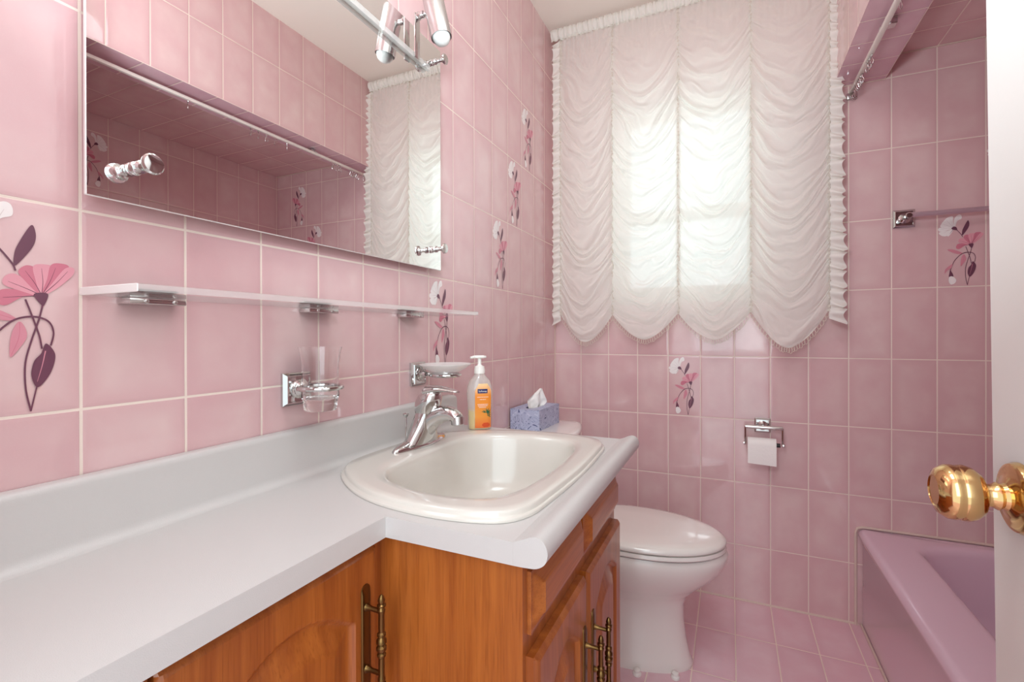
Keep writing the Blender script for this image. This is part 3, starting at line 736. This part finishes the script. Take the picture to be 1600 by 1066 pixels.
bm = B(); loft(bm, [tankr(0.009, 0.202, 0.221, 0.035, 0.6842), tankr(0.006, 0.206, 0.225, 0.036, 0.688), tankr(0.006, 0.207, 0.226, 0.036, 0.702), tankr(0.010, 0.202, 0.220, 0.035, 0.710), tankr(0.020, 0.19, 0.208, 0.034, 0.7135)])
part('tank_lid', bm, M_porc, tl, angle=50)
for x, y in ((0.478, TY-0.1135), (0.588, TY-0.080)):
    bm = B(); lathe(bm, (x, y-0.004, 0), (0, 0, 1), [(0.013, 0), (0.013, 0.006), (0.010, 0.010), (0.010, 0.016), (0.004, 0.019)], 14); part('bolt_cap', bm, M_white, tl)

# ---------------------------------------------------------------- tissue box
tb = thing('tissue_box', (0.068, -0.415, 0.7137), 'pale blue patterned tissue box standing on the toilet tank lid', 'tissue box')
def tissue_mat():
    m, nt, b = newmat('tissue_box_card'); N = nt.nodes; L = nt.links
    g = N.new('ShaderNodeNewGeometry'); n = N.new('ShaderNodeTexNoise'); n.inputs['Scale'].default_value = 20; n.inputs['Detail'].default_value = 1; n.inputs['Distortion'].default_value = 2.2; L.new(g.outputs['Position'], n.inputs['Vector'])
    def band(c, w):
        a = N.new('ShaderNodeMath'); a.operation = 'SUBTRACT'; L.new(n.outputs['Fac'], a.inputs[0]); a.inputs[1].default_value = c
        q = N.new('ShaderNodeMath'); q.operation = 'ABSOLUTE'; L.new(a.outputs[0], q.inputs[0]); r = N.new('ShaderNodeMath'); r.operation = 'LESS_THAN'; L.new(q.outputs[0], r.inputs[0]); r.inputs[1].default_value = w
        return r.outputs[0]
    def mix(f, a, c):
        x = N.new('ShaderNodeMix'); x.data_type = 'RGBA'; L.new(f, x.inputs[0])
        if isinstance(a, tuple): x.inputs[6].default_value = a
        else: L.new(a, x.inputs[6])
        x.inputs[7].default_value = c; return x.outputs[2]
    c = mix(band(0.46, 0.012), lin(178, 184, 210), lin(198, 202, 222)); c = mix(band(0.56, 0.007), c, lin(118, 126, 170)); c = mix(band(0.66, 0.010), c, lin(62, 70, 122)); c = mix(band(0.33, 0.010), c, lin(62, 70, 122))
    L.new(c, b.inputs['Base Color']); b.inputs['Roughness'].default_value = 0.5
    return m
M_tb = tissue_mat()
Rz = Matrix.Rotation(math.radians(-2), 4, 'Z'); bc = Vector((0.068, -0.415, 0.7137))
def trot(bm, R, c):
    for v in bm.verts: v.co = c+R@v.co
bm = B(); hx, hy, hz = 0.058, 0.098, 0.074
for a in ((-hx, hx, -hy, -hy+0.001, 0, hz), (-hx, hx, hy-0.001, hy, 0, hz), (-hx, -hx+0.001, -hy+.001, hy-.001, 0, hz), (hx-0.001, hx, -hy+.001, hy-.001, 0, hz), (-hx+.001, hx-.001, -hy+.001, hy-.001, 0, 0.001)): box(bm, *a)
# top with oval opening
o4 = [(-hx, -hy), (hx, -hy), (hx, hy), (-hx, hy)]; ov = [(0.022*math.cos(a), 0.07*math.sin(a)) for a in [2*PI*k/28 for k in range(28)]]
es = []
for lp in (o4, ov):
    vs = [bm.verts.new((x, y, hz)) for x, y in lp]; es += [bm.edges.new((vs[i], vs[(i+1) % len(vs)])) for i in range(len(vs))]
bmesh.ops.triangle_fill(bm, use_beauty=True, use_dissolve=False, edges=es)
trot(bm, Rz, bc); part('carton', bm, M_tb, tb, smooth=False)
bm = B(); V = []; dg = Vector((0.62, 0.78, 0)); dn = Vector((0.78, -0.62, 0))
for a in range(19):
    v = a/18; row = []
    for b in range(21):
        q = b/20*2-1; w = (0.026+0.016*math.sin(min(1, v*1.5)*PI*0.6))*(1-max(0, v-0.45)/0.55*0.93)
        p = dg*(q*w-0.006+0.030*v)+dn*(0.007*math.sin(q*5+v*4)*(1-v*.4)+0.004*noise.noise(Vector((q*3, v*4, 0))))
        row.append(bm.verts.new((p.x, p.y, hz-0.012+0.078*v-0.012*(q*0.5+0.5)*v*(1-v)*3)))
    V.append(row)
for a in range(18):
    for b in range(20): bm.faces.new((V[a][b], V[a][b+1], V[a+1][b+1], V[a+1][b]))
trot(bm, Rz, bc); part('tissue', bm, M_paper, tb, 'white tissue sticking out', angle=80)

# ---------------------------------------------------------------- soap pump bottle
sb0 = Vector((0.112, -0.940, CT+0.0002)); Rs = Matrix.Rotation(math.radians(36), 4, 'Z')
sb = thing('soap_bottle', sb0, 'clear pump soap bottle with orange label at the far end of the sink', 'bottle')
def ell(hx, hy, z, n=40, p=0.85):
    return [Vector((hx*math.copysign(abs(math.cos(a))**p, math.cos(a)), hy*math.copysign(abs(math.sin(a))**p, math.sin(a)), z)) for a in [2*PI*k/n for k in range(n)]]
sec = [(0.030, 0.016, 0), (0.032, 0.018, 0.003), (0.0325, 0.0185, 0.02), (0.0325, 0.0185, 0.05), (0.034, 0.0195, 0.08), (0.0355, 0.020, 0.10), (0.0340, 0.0195, 0.118), (0.028, 0.018, 0.134), (0.019, 0.0155, 0.144), (0.0145, 0.0140, 0.150), (0.0130, 0.0130, 0.156)]
bm = B(); loft(bm, [ell(*s) for s in sec]); trot(bm, Rs, sb0); part('bottle_body', bm, M_bottle, sb, angle=60)
bm = B(); loft(bm, [ell(hx*0.95, hy*0.93, z) for hx, hy, z in [(0.030, 0.016, 0.002), (0.032, 0.018, 0.02), (0.0325, 0.0185, 0.052)]]); trot(bm, Rs, sb0); part('liquid_soap', bm, M_liquid, sb, angle=60)
bm = B(); lathe(bm, (0, 0, 0.154), (0, 0, 1), [(0.0150, 0), (0.0152, 0.010), (0.0135, 0.016), (0.0135, 0.019), (0.007, 0.022), (0.0052, 0.024), (0.0052, 0.043), (0.0075, 0.044)], 24)
loft(bm, [ell(0.0185, 0.0095, z0, 24, 1.0) if i in (0, 2) else ell(0.0195, 0.0105, z0, 24, 1.0) for i, z0 in enumerate((0.1965, 0.199, 0.2025))])
tube(bm, [(0.012, 0, 0.1995), (-0.014, -0.004, 0.200), (-0.026, -0.010, 0.1975)], [0.0045, 0.004, 0.0032], 10)
trot(bm, Rs, sb0); part('pump', bm, M_white, sb)
def label_mat():
    m, nt, b = newmat('orange_label'); N = nt.nodes; L = nt.links
    tc = N.new('ShaderNodeTexCoord'); sp = N.new('ShaderNodeSeparateXYZ'); L.new(tc.outputs['Generated'], sp.inputs[0])
    r = N.new('ShaderNodeValToRGB'); e = r.color_ramp.elements; e[0].position = 0.0; e[0].color = lin(238, 118, 60); e[1].position = 1.0; e[1].color = lin(250, 212, 160)
    x = e.new(0.25); x.color = lin(244, 158, 66); x = e.new(0.72); x.color = lin(250, 150, 52)
    L.new(sp.outputs['Z'], r.inputs[0]); L.new(r.outputs[0], b.inputs['Base Color']); b.inputs['Roughness'].default_value = 0.3
    return m
M_lab = label_mat(); M_navy = plain('label_navy', (38, 44, 104), 0.4); M_leafg = plain('label_green', (34, 104, 72), 0.4); M_ltxt = plain('label_white', (250, 246, 240), 0.4); M_tomato = plain('label_red', (222, 84, 42), 0.4)
def secat(z):
    for (a, b) in zip(sec, sec[1:]):
        if a[2] <= z <= b[2]: t = (z-a[2])/(b[2]-a[2]); return a[0]+(b[0]-a[0])*t, a[1]+(b[1]-a[1])*t
    return sec[-1][:2]
def on_bottle(u, z, off):
    hx, hy = secat(z); c = max(-0.999, min(0.999, u/hx)); c = math.copysign(abs(c)**(1/0.85), c); s = math.sqrt(1-c*c)
    return Vector((u, -hy*abs(s)**0.85-off, z))
def patch(bm, f0, f1, z0, z1, off, nu=12, nv=14, shape=None):
    V = []
    for a in range(nv+1):
        z = z0+(z1-z0)*a/nv; k = shape(a/nv) if shape else 1.0
        c = (f0+f1)/2; V.append([bm.verts.new(on_bottle(c+(f0+(f1-f0)*b/nu-c)*k, z, off)) for b in range(nu+1)])
    for a in range(nv):
        for b in range(nu): bm.faces.new((V[a][b], V[a][b+1], V[a+1][b+1], V[a+1][b]))
bm = B(); patch(bm, -0.015, 0.0300, 0.006, 0.127, 0.0006, 14, 24, lambda t: 1.0 if t < .85 else max(0.45, 1-(t-.85)*3)); trot(bm, Rs, sb0); lab = part('front_label', bm, M_lab, sb, 'orange and white label', angle=180)
bm = B(); patch(bm, -0.008, 0.0195, 0.101, 0.1125, 0.0012, 10, 3); trot(bm, Rs, sb0); part('label_badge', bm, M_navy, lab)
bm = B()
random.seed(3)
for k in range(9):
    a = -0.4+k*0.42; u = 0.018+0.008*math.cos(a); z = 0.040+0.010*math.sin(a)*0.8+0.001*k
    pts = [on_bottle(min(0.029, u+0.008*math.cos(a)*q-0.0018*math.sin(a)*w), z+0.008*math.sin(a)*q+0.0018*w, 0.0013+k*.00002) for q, w in ((-1, 0), (0, 1), (1, 0), (0, -1))]
    vs = [bm.verts.new(p) for p in pts]; bm.faces.new(vs)
trot(bm, Rs, sb0); part('label_leaves', bm, M_leafg, lab, smooth=False)
bm = B(); patch(bm, 0.004, 0.026, 0.008, 0.020, 0.0011, 8, 6, lambda t: 0.5+math.sin(t*PI)*0.5); trot(bm, Rs, sb0); part('label_fruit', bm, M_tomato, lab)
def text(s, u, z, size, mat, parent, off=0.0018):
    cu = bpy.data.curves.new('lettering', 'FONT'); cu.body = s; cu.size = size; cu.align_x = 'CENTER'; cu.align_y = 'CENTER'; cu.extrude = 0.0001
    cu.materials.append(mat); fo = bpy.data.objects.new('lettering', cu); me = bpy.data.meshes.new_from_object(fo); bpy.data.objects.remove(fo); bpy.data.curves.remove(cu)
    if not me.materials: me.materials.append(mat)
    o = bpy.data.objects.new('lettering', me); C.objects.link(o); o.parent = parent
    e = 0.004; p = on_bottle(u, z, off); t = (on_bottle(u+e, z, off)-on_bottle(u-e, z, off)).normalized(); up = Vector((0, 0, 1)); n = t.cross(up)
    m = Rs.to_3x3()@Matrix((t, up, n)).transposed(); m = m.to_4x4(); m.translation = Rs@p; o.matrix_local = m
text('Softsoap', 0.0058, 0.1065, 0.0066, M_ltxt, lab, 0.0022)
for k, (z, w) in enumerate(((0.0905, 0.030), (0.084, 0.016), (0.0705, 0.028), (0.0665, 0.026), (0.0625, 0.020))):
    bm = B()
    x = 0.006-w/2
    while x < 0.006+w/2-0.001:
        l = random.uniform(0.0008, 0.0022); patch(bm, x, x+l, z-0.0008, z+0.0008, 0.0013, 2, 1); x += l+0.0006
    trot(bm, Rs, sb0); part('label_print', bm, M_ltxt, lab, smooth=False)

# ---------------------------------------------------------------- wall plates, tumbler and soap dish
def square_plate(bm, c, n, s, h=0.060):
    """stepped square rosette, c on the wall, n outward, s sideways"""
    c, n, s = Vector(c), Vector(n), Vector(s); z = Vector((0, 0, 1)); rings = []
    for k, d in ((1.0, 0.0), (1.0, 0.005), (0.94, 0.0065), (0.80, 0.0125), (0.76, 0.0125), (0.74, 0.0105), (0.62, 0.0105)):
        rings.append([c+n*d+s*(h/2*k*a)+z*(h/2*k*b) for a, b in ((1, 1), (-1, 1), (-1, -1), (1, -1))])
    loft(bm, rings)
    lathe(bm, c+n*0.0100, n, [(0.018, 0), (0.0175, 0.004), (0.0145, 0.006), (0.0145, 0.008), (0.011, 0.0105), (0.0085, 0.013), (0.007, 0.020)], 28)
hx_, hy_, hz_ = 0.066, -1.458, 0.968
t1 = thing('tumbler_holder', (0, -1.4580, 0.962), 'chrome wall holder with square plate gripping a glass tumbler', 'tumbler holder')
bm = B(); square_plate(bm, (0.0005, -1.4580, 0.962), (1, 0, 0), (0, 1, 0)); part('wall_plate', bm, M_chrome, t1, angle=25)
bm = B(); tube(bm, [(0.020, hy_, 0.962), (hx_-0.0400, hy_, 0.966)], 0.006, 12); torus(bm, (hx_, hy_, 0.967), (0, 0, 1), 0.0372, 0.0042, 40, 10); part('ring', bm, M_chrome, t1)
bm = B(); z0 = 0.926
lathe(bm, (hx_, hy_, z0), (0, 0, 1), [(0.026, 0), (0.0285, 0.002), (0.029, 0.012), (0.0300, 0.018), (0.0325, 0.026), (0.0318, 0.045), (0.0315, 0.060), (0.0325, 0.085), (0.0355, 0.105), (0.0375, 0.1145), (0.0362, 0.1145), (0.034, 0.104), (0.0308, 0.085), (0.0298, 0.060), (0.0300, 0.045), (0.0300, 0.030), (0.027, 0.022), (0.018, 0.020)], 48)
solo('glass_tumbler', bm, M_tumbler, (hx_, hy_, z0), 'clear glass tumbler standing in the chrome wall ring', 'tumbler', angle=50)
dx_, dy_ = 0.077, -1.058
t2 = thing('soap_dish_holder', (0, -1.0770, 0.960), 'chrome wall holder with square plate under the glass soap dish', 'soap dish holder')
bm = B(); square_plate(bm, (0.0005, -1.0770, 0.960), (1, 0, 0), (0, 1, 0)); part('wall_plate', bm, M_chrome, t2, angle=25)
bm = B(); tube(bm, [(0.020, -1.072, 0.960), (dx_-0.040, dy_, 0.958)], 0.006, 12); torus(bm, (dx_, dy_, 0.958), (0, 0, 1), 0.0370, 0.0045, 40, 10); part('ring', bm, M_chrome, t2)
bm = B(); lathe(bm, (dx_, dy_, 0.952), (0, 0, 1), [(0.022, 0), (0.030, 0.002), (0.0318, 0.008), (0.034, 0.014), (0.050, 0.022), (0.064, 0.032), (0.0655, 0.034), (0.064, 0.035), (0.048, 0.0255), (0.030, 0.017), (0.015, 0.014)], 48)
for v in bm.verts: v.co.y = dy_+(v.co.y-dy_)*1.10; v.co.x = dx_+(v.co.x-dx_)*0.98
solo('soap_dish', bm, M_frostdish, (dx_, dy_, 0.952), 'shallow round glass soap dish in the wall holder above the faucet', 'soap dish', angle=50)

# ---------------------------------------------------------------- glass shelf
sh = thing('glass_shelf', (0.065, -1.38, 1.113), 'long clear glass shelf below the mirror', 'shelf')
bm = B(); box(bm, 0.003, 0.128, -1.782, -0.975, 1.1130, 1.1230, 0.0008, 1)
g = part('glass_pane', bm, [M_shelf, M_shelfedge, M_frost], sh, smooth=False)
for p in g.data.polygons:
    if p.normal.y < -0.6: p.material_index = 2
    elif abs(p.normal.z) < 0.6: p.material_index = 1
for yc in (-1.705, -1.412, -1.120):
    bm = B(); box(bm, 0.0005, 0.030, yc-0.036, yc+0.036, 1.1045, 1.1128, 0.002, 2)
    box(bm, 0.0005, 0.012, yc-0.036, yc+0.036, 1.1232, 1.1262, 0.001, 1)
    br = part('bracket', bm, M_chrome, sh, angle=30)
    for dy in (-0.016, 0.020): bm = B(); lathe(bm, (0.0295, yc+dy, 1.1085), (1, 0, 0), [(0.003, 0), (0.003, 0.0012), (0.0015, 0.002)], 12); part('screw', bm, M_brush, br)

# ---------------------------------------------------------------- mirror
MX0, MX1 = 0.0205, 0.026
mr = thing('wall_mirror', (MX0, -1.39, 1.235), 'frameless rectangular wall mirror held by chrome knobs', 'mirror')
bm = B(); box(bm, MX0, MX1, -1.785, -1.000, 1.236, 1.833, 0.0008, 1)
g = part('mirror_glass', bm, [M_mirror, M_frost], mr, smooth=False)
for p in g.data.polygons: p.material_index = 0 if p.normal.x > 0.8 else 1
bm = B(); box(bm, 0.0005, MX0-0.0003, -1.72, -1.06, 1.27, 1.80); part('backing_board', bm, M_gap, mr, smooth=False)
for y, z in ((-1.733, 1.283), (-1.046, 1.286), (-1.043, 1.780), (-1.733, 1.780)):
    bm = B(); lathe(bm, (MX1+0.0002, y, z), (1, 0, 0), [(0.0085, 0), (0.009, 0.003), (0.0075, 0.0045), (0.0068, 0.012), (0.0085, 0.0125), (0.0085, 0.0175), (0.0055, 0.019), (0.0050, 0.030), (0.0075, 0.036), (0.0130, 0.039), (0.0135, 0.042), (0.0115, 0.0445), (0.004, 0.0455)], 28)
    part('mirror_knob', bm, M_chrome, mr, angle=40)
# ---------------------------------------------------------------- spot light fixture clipped to the mirror
lf = thing('mirror_light', (0.030, -1.25, 1.74), 'chrome spotlight with a round bulb on a white bar across the mirror', 'light fixture')
bm = B(); box(bm, MX1+0.0003, MX1+0.013, -1.72, -1.066, 1.7440, 1.7580, 0.003, 2); part('mounting_bar', bm, M_shelfedge, lf)
for yy in (-1.128, -1.655):
    bm = B(); box(bm, MX1+0.0132, MX1+0.0180, yy-0.010, yy+0.010, 1.744, 1.853, 0.002, 2); part('upright', bm, M_chrome, lf)
    mo = Vector((0.1115, yy+0.002, 1.7775)); ax = Vector((-0.235, 0.0, 0.972)).normalized()
    bm = B(); jc = mo+ax*0.075; tube(bm, [(MX1+0.018, yy, 1.846), (0.068, yy+0.001, 1.8475), tuple(jc-ax.cross(Vector((0, 1, 0)))*0.0)], 0.0055, 12)
    lathe(bm, (MX1+0.018, yy, 1.846), (1, 0, 0), [(0.009, 0), (0.010, 0.004), (0.008, 0.009), (0.0085, 0.018), (0.005, 0.020)], 20); part('swivel_arm', bm, M_chrome, lf)
    bm = B(); lathe(bm, mo, ax, [(0.0225, 0.012), (0.0240, 0.0), (0.0252, 0.0), (0.0255, 0.002), (0.0255, 0.112), (0.023, 0.118), (0.012, 0.120)], 40, cap0=False)
    sp = part('spot_housing', bm, M_brush, lf, angle=50)
    bm = B(); lathe(bm, mo+ax*0.012, ax, [(0.0226, 0.0), (0.0226, 0.002)], 40); part('inner_ring', bm, M_dark, sp)
    bm = B(); lathe(bm, mo, ax, [(0.0005, -0.019), (0.009, -0.0175), (0.016, -0.0125), (0.0205, -0.005), (0.0222, 0.003), (0.0218, 0.0115)], 32); part('bulb', bm, M_bulb, sp, angle=80)

# ---------------------------------------------------------------- bathtub
tub = thing('bathtub', (1.53, -0.85, 0), 'glossy mauve bathtub along the right wall', 'bathtub')
def tr(x0, x1, y0, y1, r, z, n=8): return [Vector((x, y, z)) for x, y in rrect((x0+x1)/2, (y0+y1)/2, (x1-x0)/2, (y1-y0)/2, r, n)]
bm = B(); yb = FY+0.003; yf = -0.0045; xr = RX-0.003
R_ = [tr(1.178, xr, yb, yf, 0.003, 0.0), tr(1.178, xr, yb, yf, 0.003, 0.30)]
for k in range(7):
    a = k*PI/2/6; R_.append(tr(1.164+0.020*(1-math.sin(a*0+PI/2))+0.014*(1-math.cos(0))+0.022*(1-math.cos(a)) if k else 1.164, xr, yb, yf, 0.004+0.0*k, 0.330+0.022*math.sin(a)))
def rr2(x0, x1, y0, y1, g, z, n=8):
    # opening of the tub: long shallow curve at the far end; g shrinks it
    x0 += g; x1 -= g; y0 += g; y1 -= g; out = []
    for qx, qy, a0, rx, ry in ((1, 1, 0, 0.16, 0.09), (-1, 1, PI/2, 0.24, 0.115), (-1, -1, PI, 0.12, 0.12), (1, -1, 3*PI/2, 0.12, 0.12)):
        cx = (x1-rx) if qx > 0 else (x0+rx); cy = (y1-ry) if qy > 0 else (y0+ry)
        for k in range(n+1): a = a0+k*PI/2/n; out.append(Vector((cx+rx*math.cos(a), cy+ry*math.sin(a), z)))
    return out
R_ += [rr2(1.287, 1.81, yb+0.14, -0.034, g, z) for g, z in ((0, 0.3525), (0.008, 0.352), (0.015, 0.349), (0.021, 0.343), (0.026, 0.330), (0.034, 0.28), (0.052, 0.16), (0.078, 0.09), (0.12, 0.06))]
loft(bm, R_, True, True); part('tub_shell', bm, M_tub, tub, angle=50)
bm = B(); tube(bm, [(1.158, -0.003, 0.0), (1.158, -0.003, 0.338), (1.163, -0.003, 0.352), (1.178, -0.003, 0.3575), (1.5, -0.003, 0.3575), (xr-0.004, -0.003, 0.3575)], 0.0045, 8)
tube(bm, [(1.174, -0.004, 0.0035), (1.174, yb+0.02, 0.0035)], 0.004, 8)
part('caulk_bead', bm, M_caulk, tub)
bm = B(); lathe(bm, (1.54, -1.70, 0.0605), (0, 0, 1), [(0.026, 0), (0.028, 0.002), (0.02, 0.003)], 24); part('drain', bm, M_chrome, tub)

# ---------------------------------------------------------------- towel bar
tbx = thing('towel_bar', (1.30, 0, 1.463), 'metal towel bar with square chrome bracket on the far wall over the tub', 'towel bar')
for x in (1.298, 1.80):
    bm = B(); square_plate(bm, (x, -0.0005, 1.464), (0, -1, 0), (1, 0, 0), 0.062)
    lathe(bm, (x, -0.026, 1.464), (0, -1, 0), [(0.009, 0), (0.0105, 0.010), (0.011, 0.034), (0.008, 0.038)], 20); part('bracket', bm, M_chrome, tbx, angle=25)
bm = B(); tube(bm, [(1.302, -0.052, 1.4665), (1.796, -0.052, 1.4665)], 0.0085, 16); part('bar', bm, plain('mauve_metal', (214, 190, 200), 0.30, 0.6), tbx)

# ---------------------------------------------------------------- toilet paper holder and roll
PX, PZ = 0.857, 0.704
ph = thing('toilet_paper_holder', (PX, 0, PZ), 'chrome toilet paper holder with square plate on the far wall', 'toilet paper holder')
bm = B(); square_plate(bm, (PX, -0.0005, PZ), (0, -1, 0), (1, 0, 0), 0.055); part('wall_plate', bm, M_chrome, ph, angle=25)
bm = B(); tube(bm, [(PX, -0.028, PZ), (PX, -0.046, PZ-0.001)], 0.0085, 12); tube(bm, [(0.796, -0.048, PZ-0.001), (0.922, -0.048, PZ-0.001)], 0.0075, 14)
for x in (0.796, 0.922):
    tube(bm, [(x, -0.048, PZ-0.001), (x, -0.051, PZ-0.040), (x, -0.056, 0.640)], 0.0038, 10); lathe(bm, (x+(0.006 if x > .9 else -0.006), -0.056, 0.640), (1 if x < .9 else -1, 0, 0), [(0.007, 0), (0.0075, 0.006), (0.006, 0.009)], 16)
part('hanger', bm, M_chrome, ph)
bm = B(); tube(bm, [(0.804, -0.056, 0.640), (0.914, -0.056, 0.640)], 0.0078, 14); part('spindle', bm, M_dark, ph)
bm = B(); rr = 0.024; n = 36; prof = [(0.0095, 0), (rr, 0), (rr, 0.096), (0.0095, 0.096)]
lathe(bm, (0.8035, -0.056, 0.640), (1, 0, 0), prof, n, False, False)
# hanging sheet: leaves the top, comes round the front
pts = [(-0.056+(rr+0.0007)*math.cos(a), 0.640+(rr+0.0007)*math.sin(a)) for a in [PI/2+k*PI/2/10 for k in range(11)]]+[(-0.0812, 0.62), (-0.0815, 0.59), (-0.080, 0.569)]
V = [[bm.verts.new((x, y, z-0.004*(x-0.8035)/0.096*(z < 0.58))) for x in (0.8035, 0.83, 0.86, 0.8995)] for y, z in pts]
for a, b in zip(V, V[1:]):
    for i in range(3): bm.faces.new((a[i], a[i+1], b[i+1], b[i]))
solo('toilet_paper_roll', bm, M_paper, (0.851, -0.056, 0.640), 'white toilet paper roll with a sheet hanging down', 'toilet paper', angle=50)

# ---------------------------------------------------------------- shower rod and hooks
sr = thing('shower_curtain_rod', (1.146, 0, 1.943), 'white shower curtain track under the tiled bulkhead', 'shower rod')
bm = B(); box(bm, 1.1385, 1.1535, FY+0.002, -0.002, 1.9370, 1.9490, 0.003, 2); part('track', bm, M_rod, sr)
for y in (-0.392, -1.35):
    bm = B(); box(bm, 1.158, 1.178, y-0.014, y+0.014, 1.9490, 1.9697, 0.002, 2); box(bm, 1.1385, 1.165, y-0.008, y+0.008, 1.9492, 1.953, 0.001, 1); part('ceiling_bracket', bm, M_chrome, sr)
bm = B(); box(bm, 1.130, 1.162, -0.012, -0.0005, 1.915, 1.9368, 0.003, 2); part('wall_bracket', bm, M_chrome, sr)
def hook_mesh():
    bm = B(); pts = [Vector((0, 0, 0.002))]+[Vector((0.0055*math.sin(a), 0.0, -0.008-0.010*(1-math.cos(a))/1)) for a in [0.3+k*0.5 for k in range(10)]]
    tube(bm, pts, 0.0011, 6); box(bm, -0.004, 0.004, -0.002, 0.002, -0.001, 0.004, 0.001, 1)
    return bm
hk0 = None
random.seed(11)
ys = [-0.03, -0.045, -0.058, -0.10, -0.112, -0.128, -0.142, -0.156, -0.225, -0.238, -0.251, -0.264, -0.278, -0.555, -0.62, -0.66, -0.70, -0.735, -0.99]
for k, y in enumerate(ys):
    if hk0 is None:
        bm = hook_mesh()
        for v in bm.verts: v.co += Vector((1.146, y, 1.931))
        o = solo('curtain_hook', bm, M_chrome, (1.146, y, 1.931), 'small clear curtain hook hanging from the white shower track', 'curtain hook', 'hooks on the shower track'); hk0 = o
    else:
        o = hk0.copy(); C.objects.link(o)
    o.location = (1.146, y, 1.931); o.rotation_euler = (0, 0, random.uniform(-1.2, 1.2))

# ---------------------------------------------------------------- door with brass knob
DX = 1.0
dr = bpy.data.objects.new('door_1', None); C.objects.link(dr); dr['kind'] = 'structure'; dr.location = (DX, -1.75, 0.90)
bm = B(); box(bm, DX, DX+0.036, FY+0.035, -1.412, 0.006, 2.01, 0.002, 1); part('door_panel', bm, M_door, dr)
kc = Vector((DX-0.0002, -1.468, 0.902)); nx = Vector((-1, 0, 0))
KP = [(0.0345, 0), (0.0345, 0.002), (0.0325, 0.006), (0.028, 0.008), (0.0245, 0.0075), (0.019, 0.010), (0.0135, 0.012), (0.0120, 0.015), (0.0135, 0.018), (0.0112, 0.022), (0.0110, 0.026), (0.0150, 0.028), (0.0215, 0.031), (0.0262, 0.037), (0.0280, 0.043), (0.0272, 0.048), (0.0268, 0.0495), (0.0276, 0.052), (0.0268, 0.058), (0.0220, 0.0645), (0.0155, 0.067), (0.0145, 0.066), (0.006, 0.066)]
bm = B(); lathe(bm, kc, nx, KP, 64)
part('door_knob', bm, M_brass, dr, 'polished brass door knob', angle=35)
dr.rotation_euler = (0, -0.011, 0)
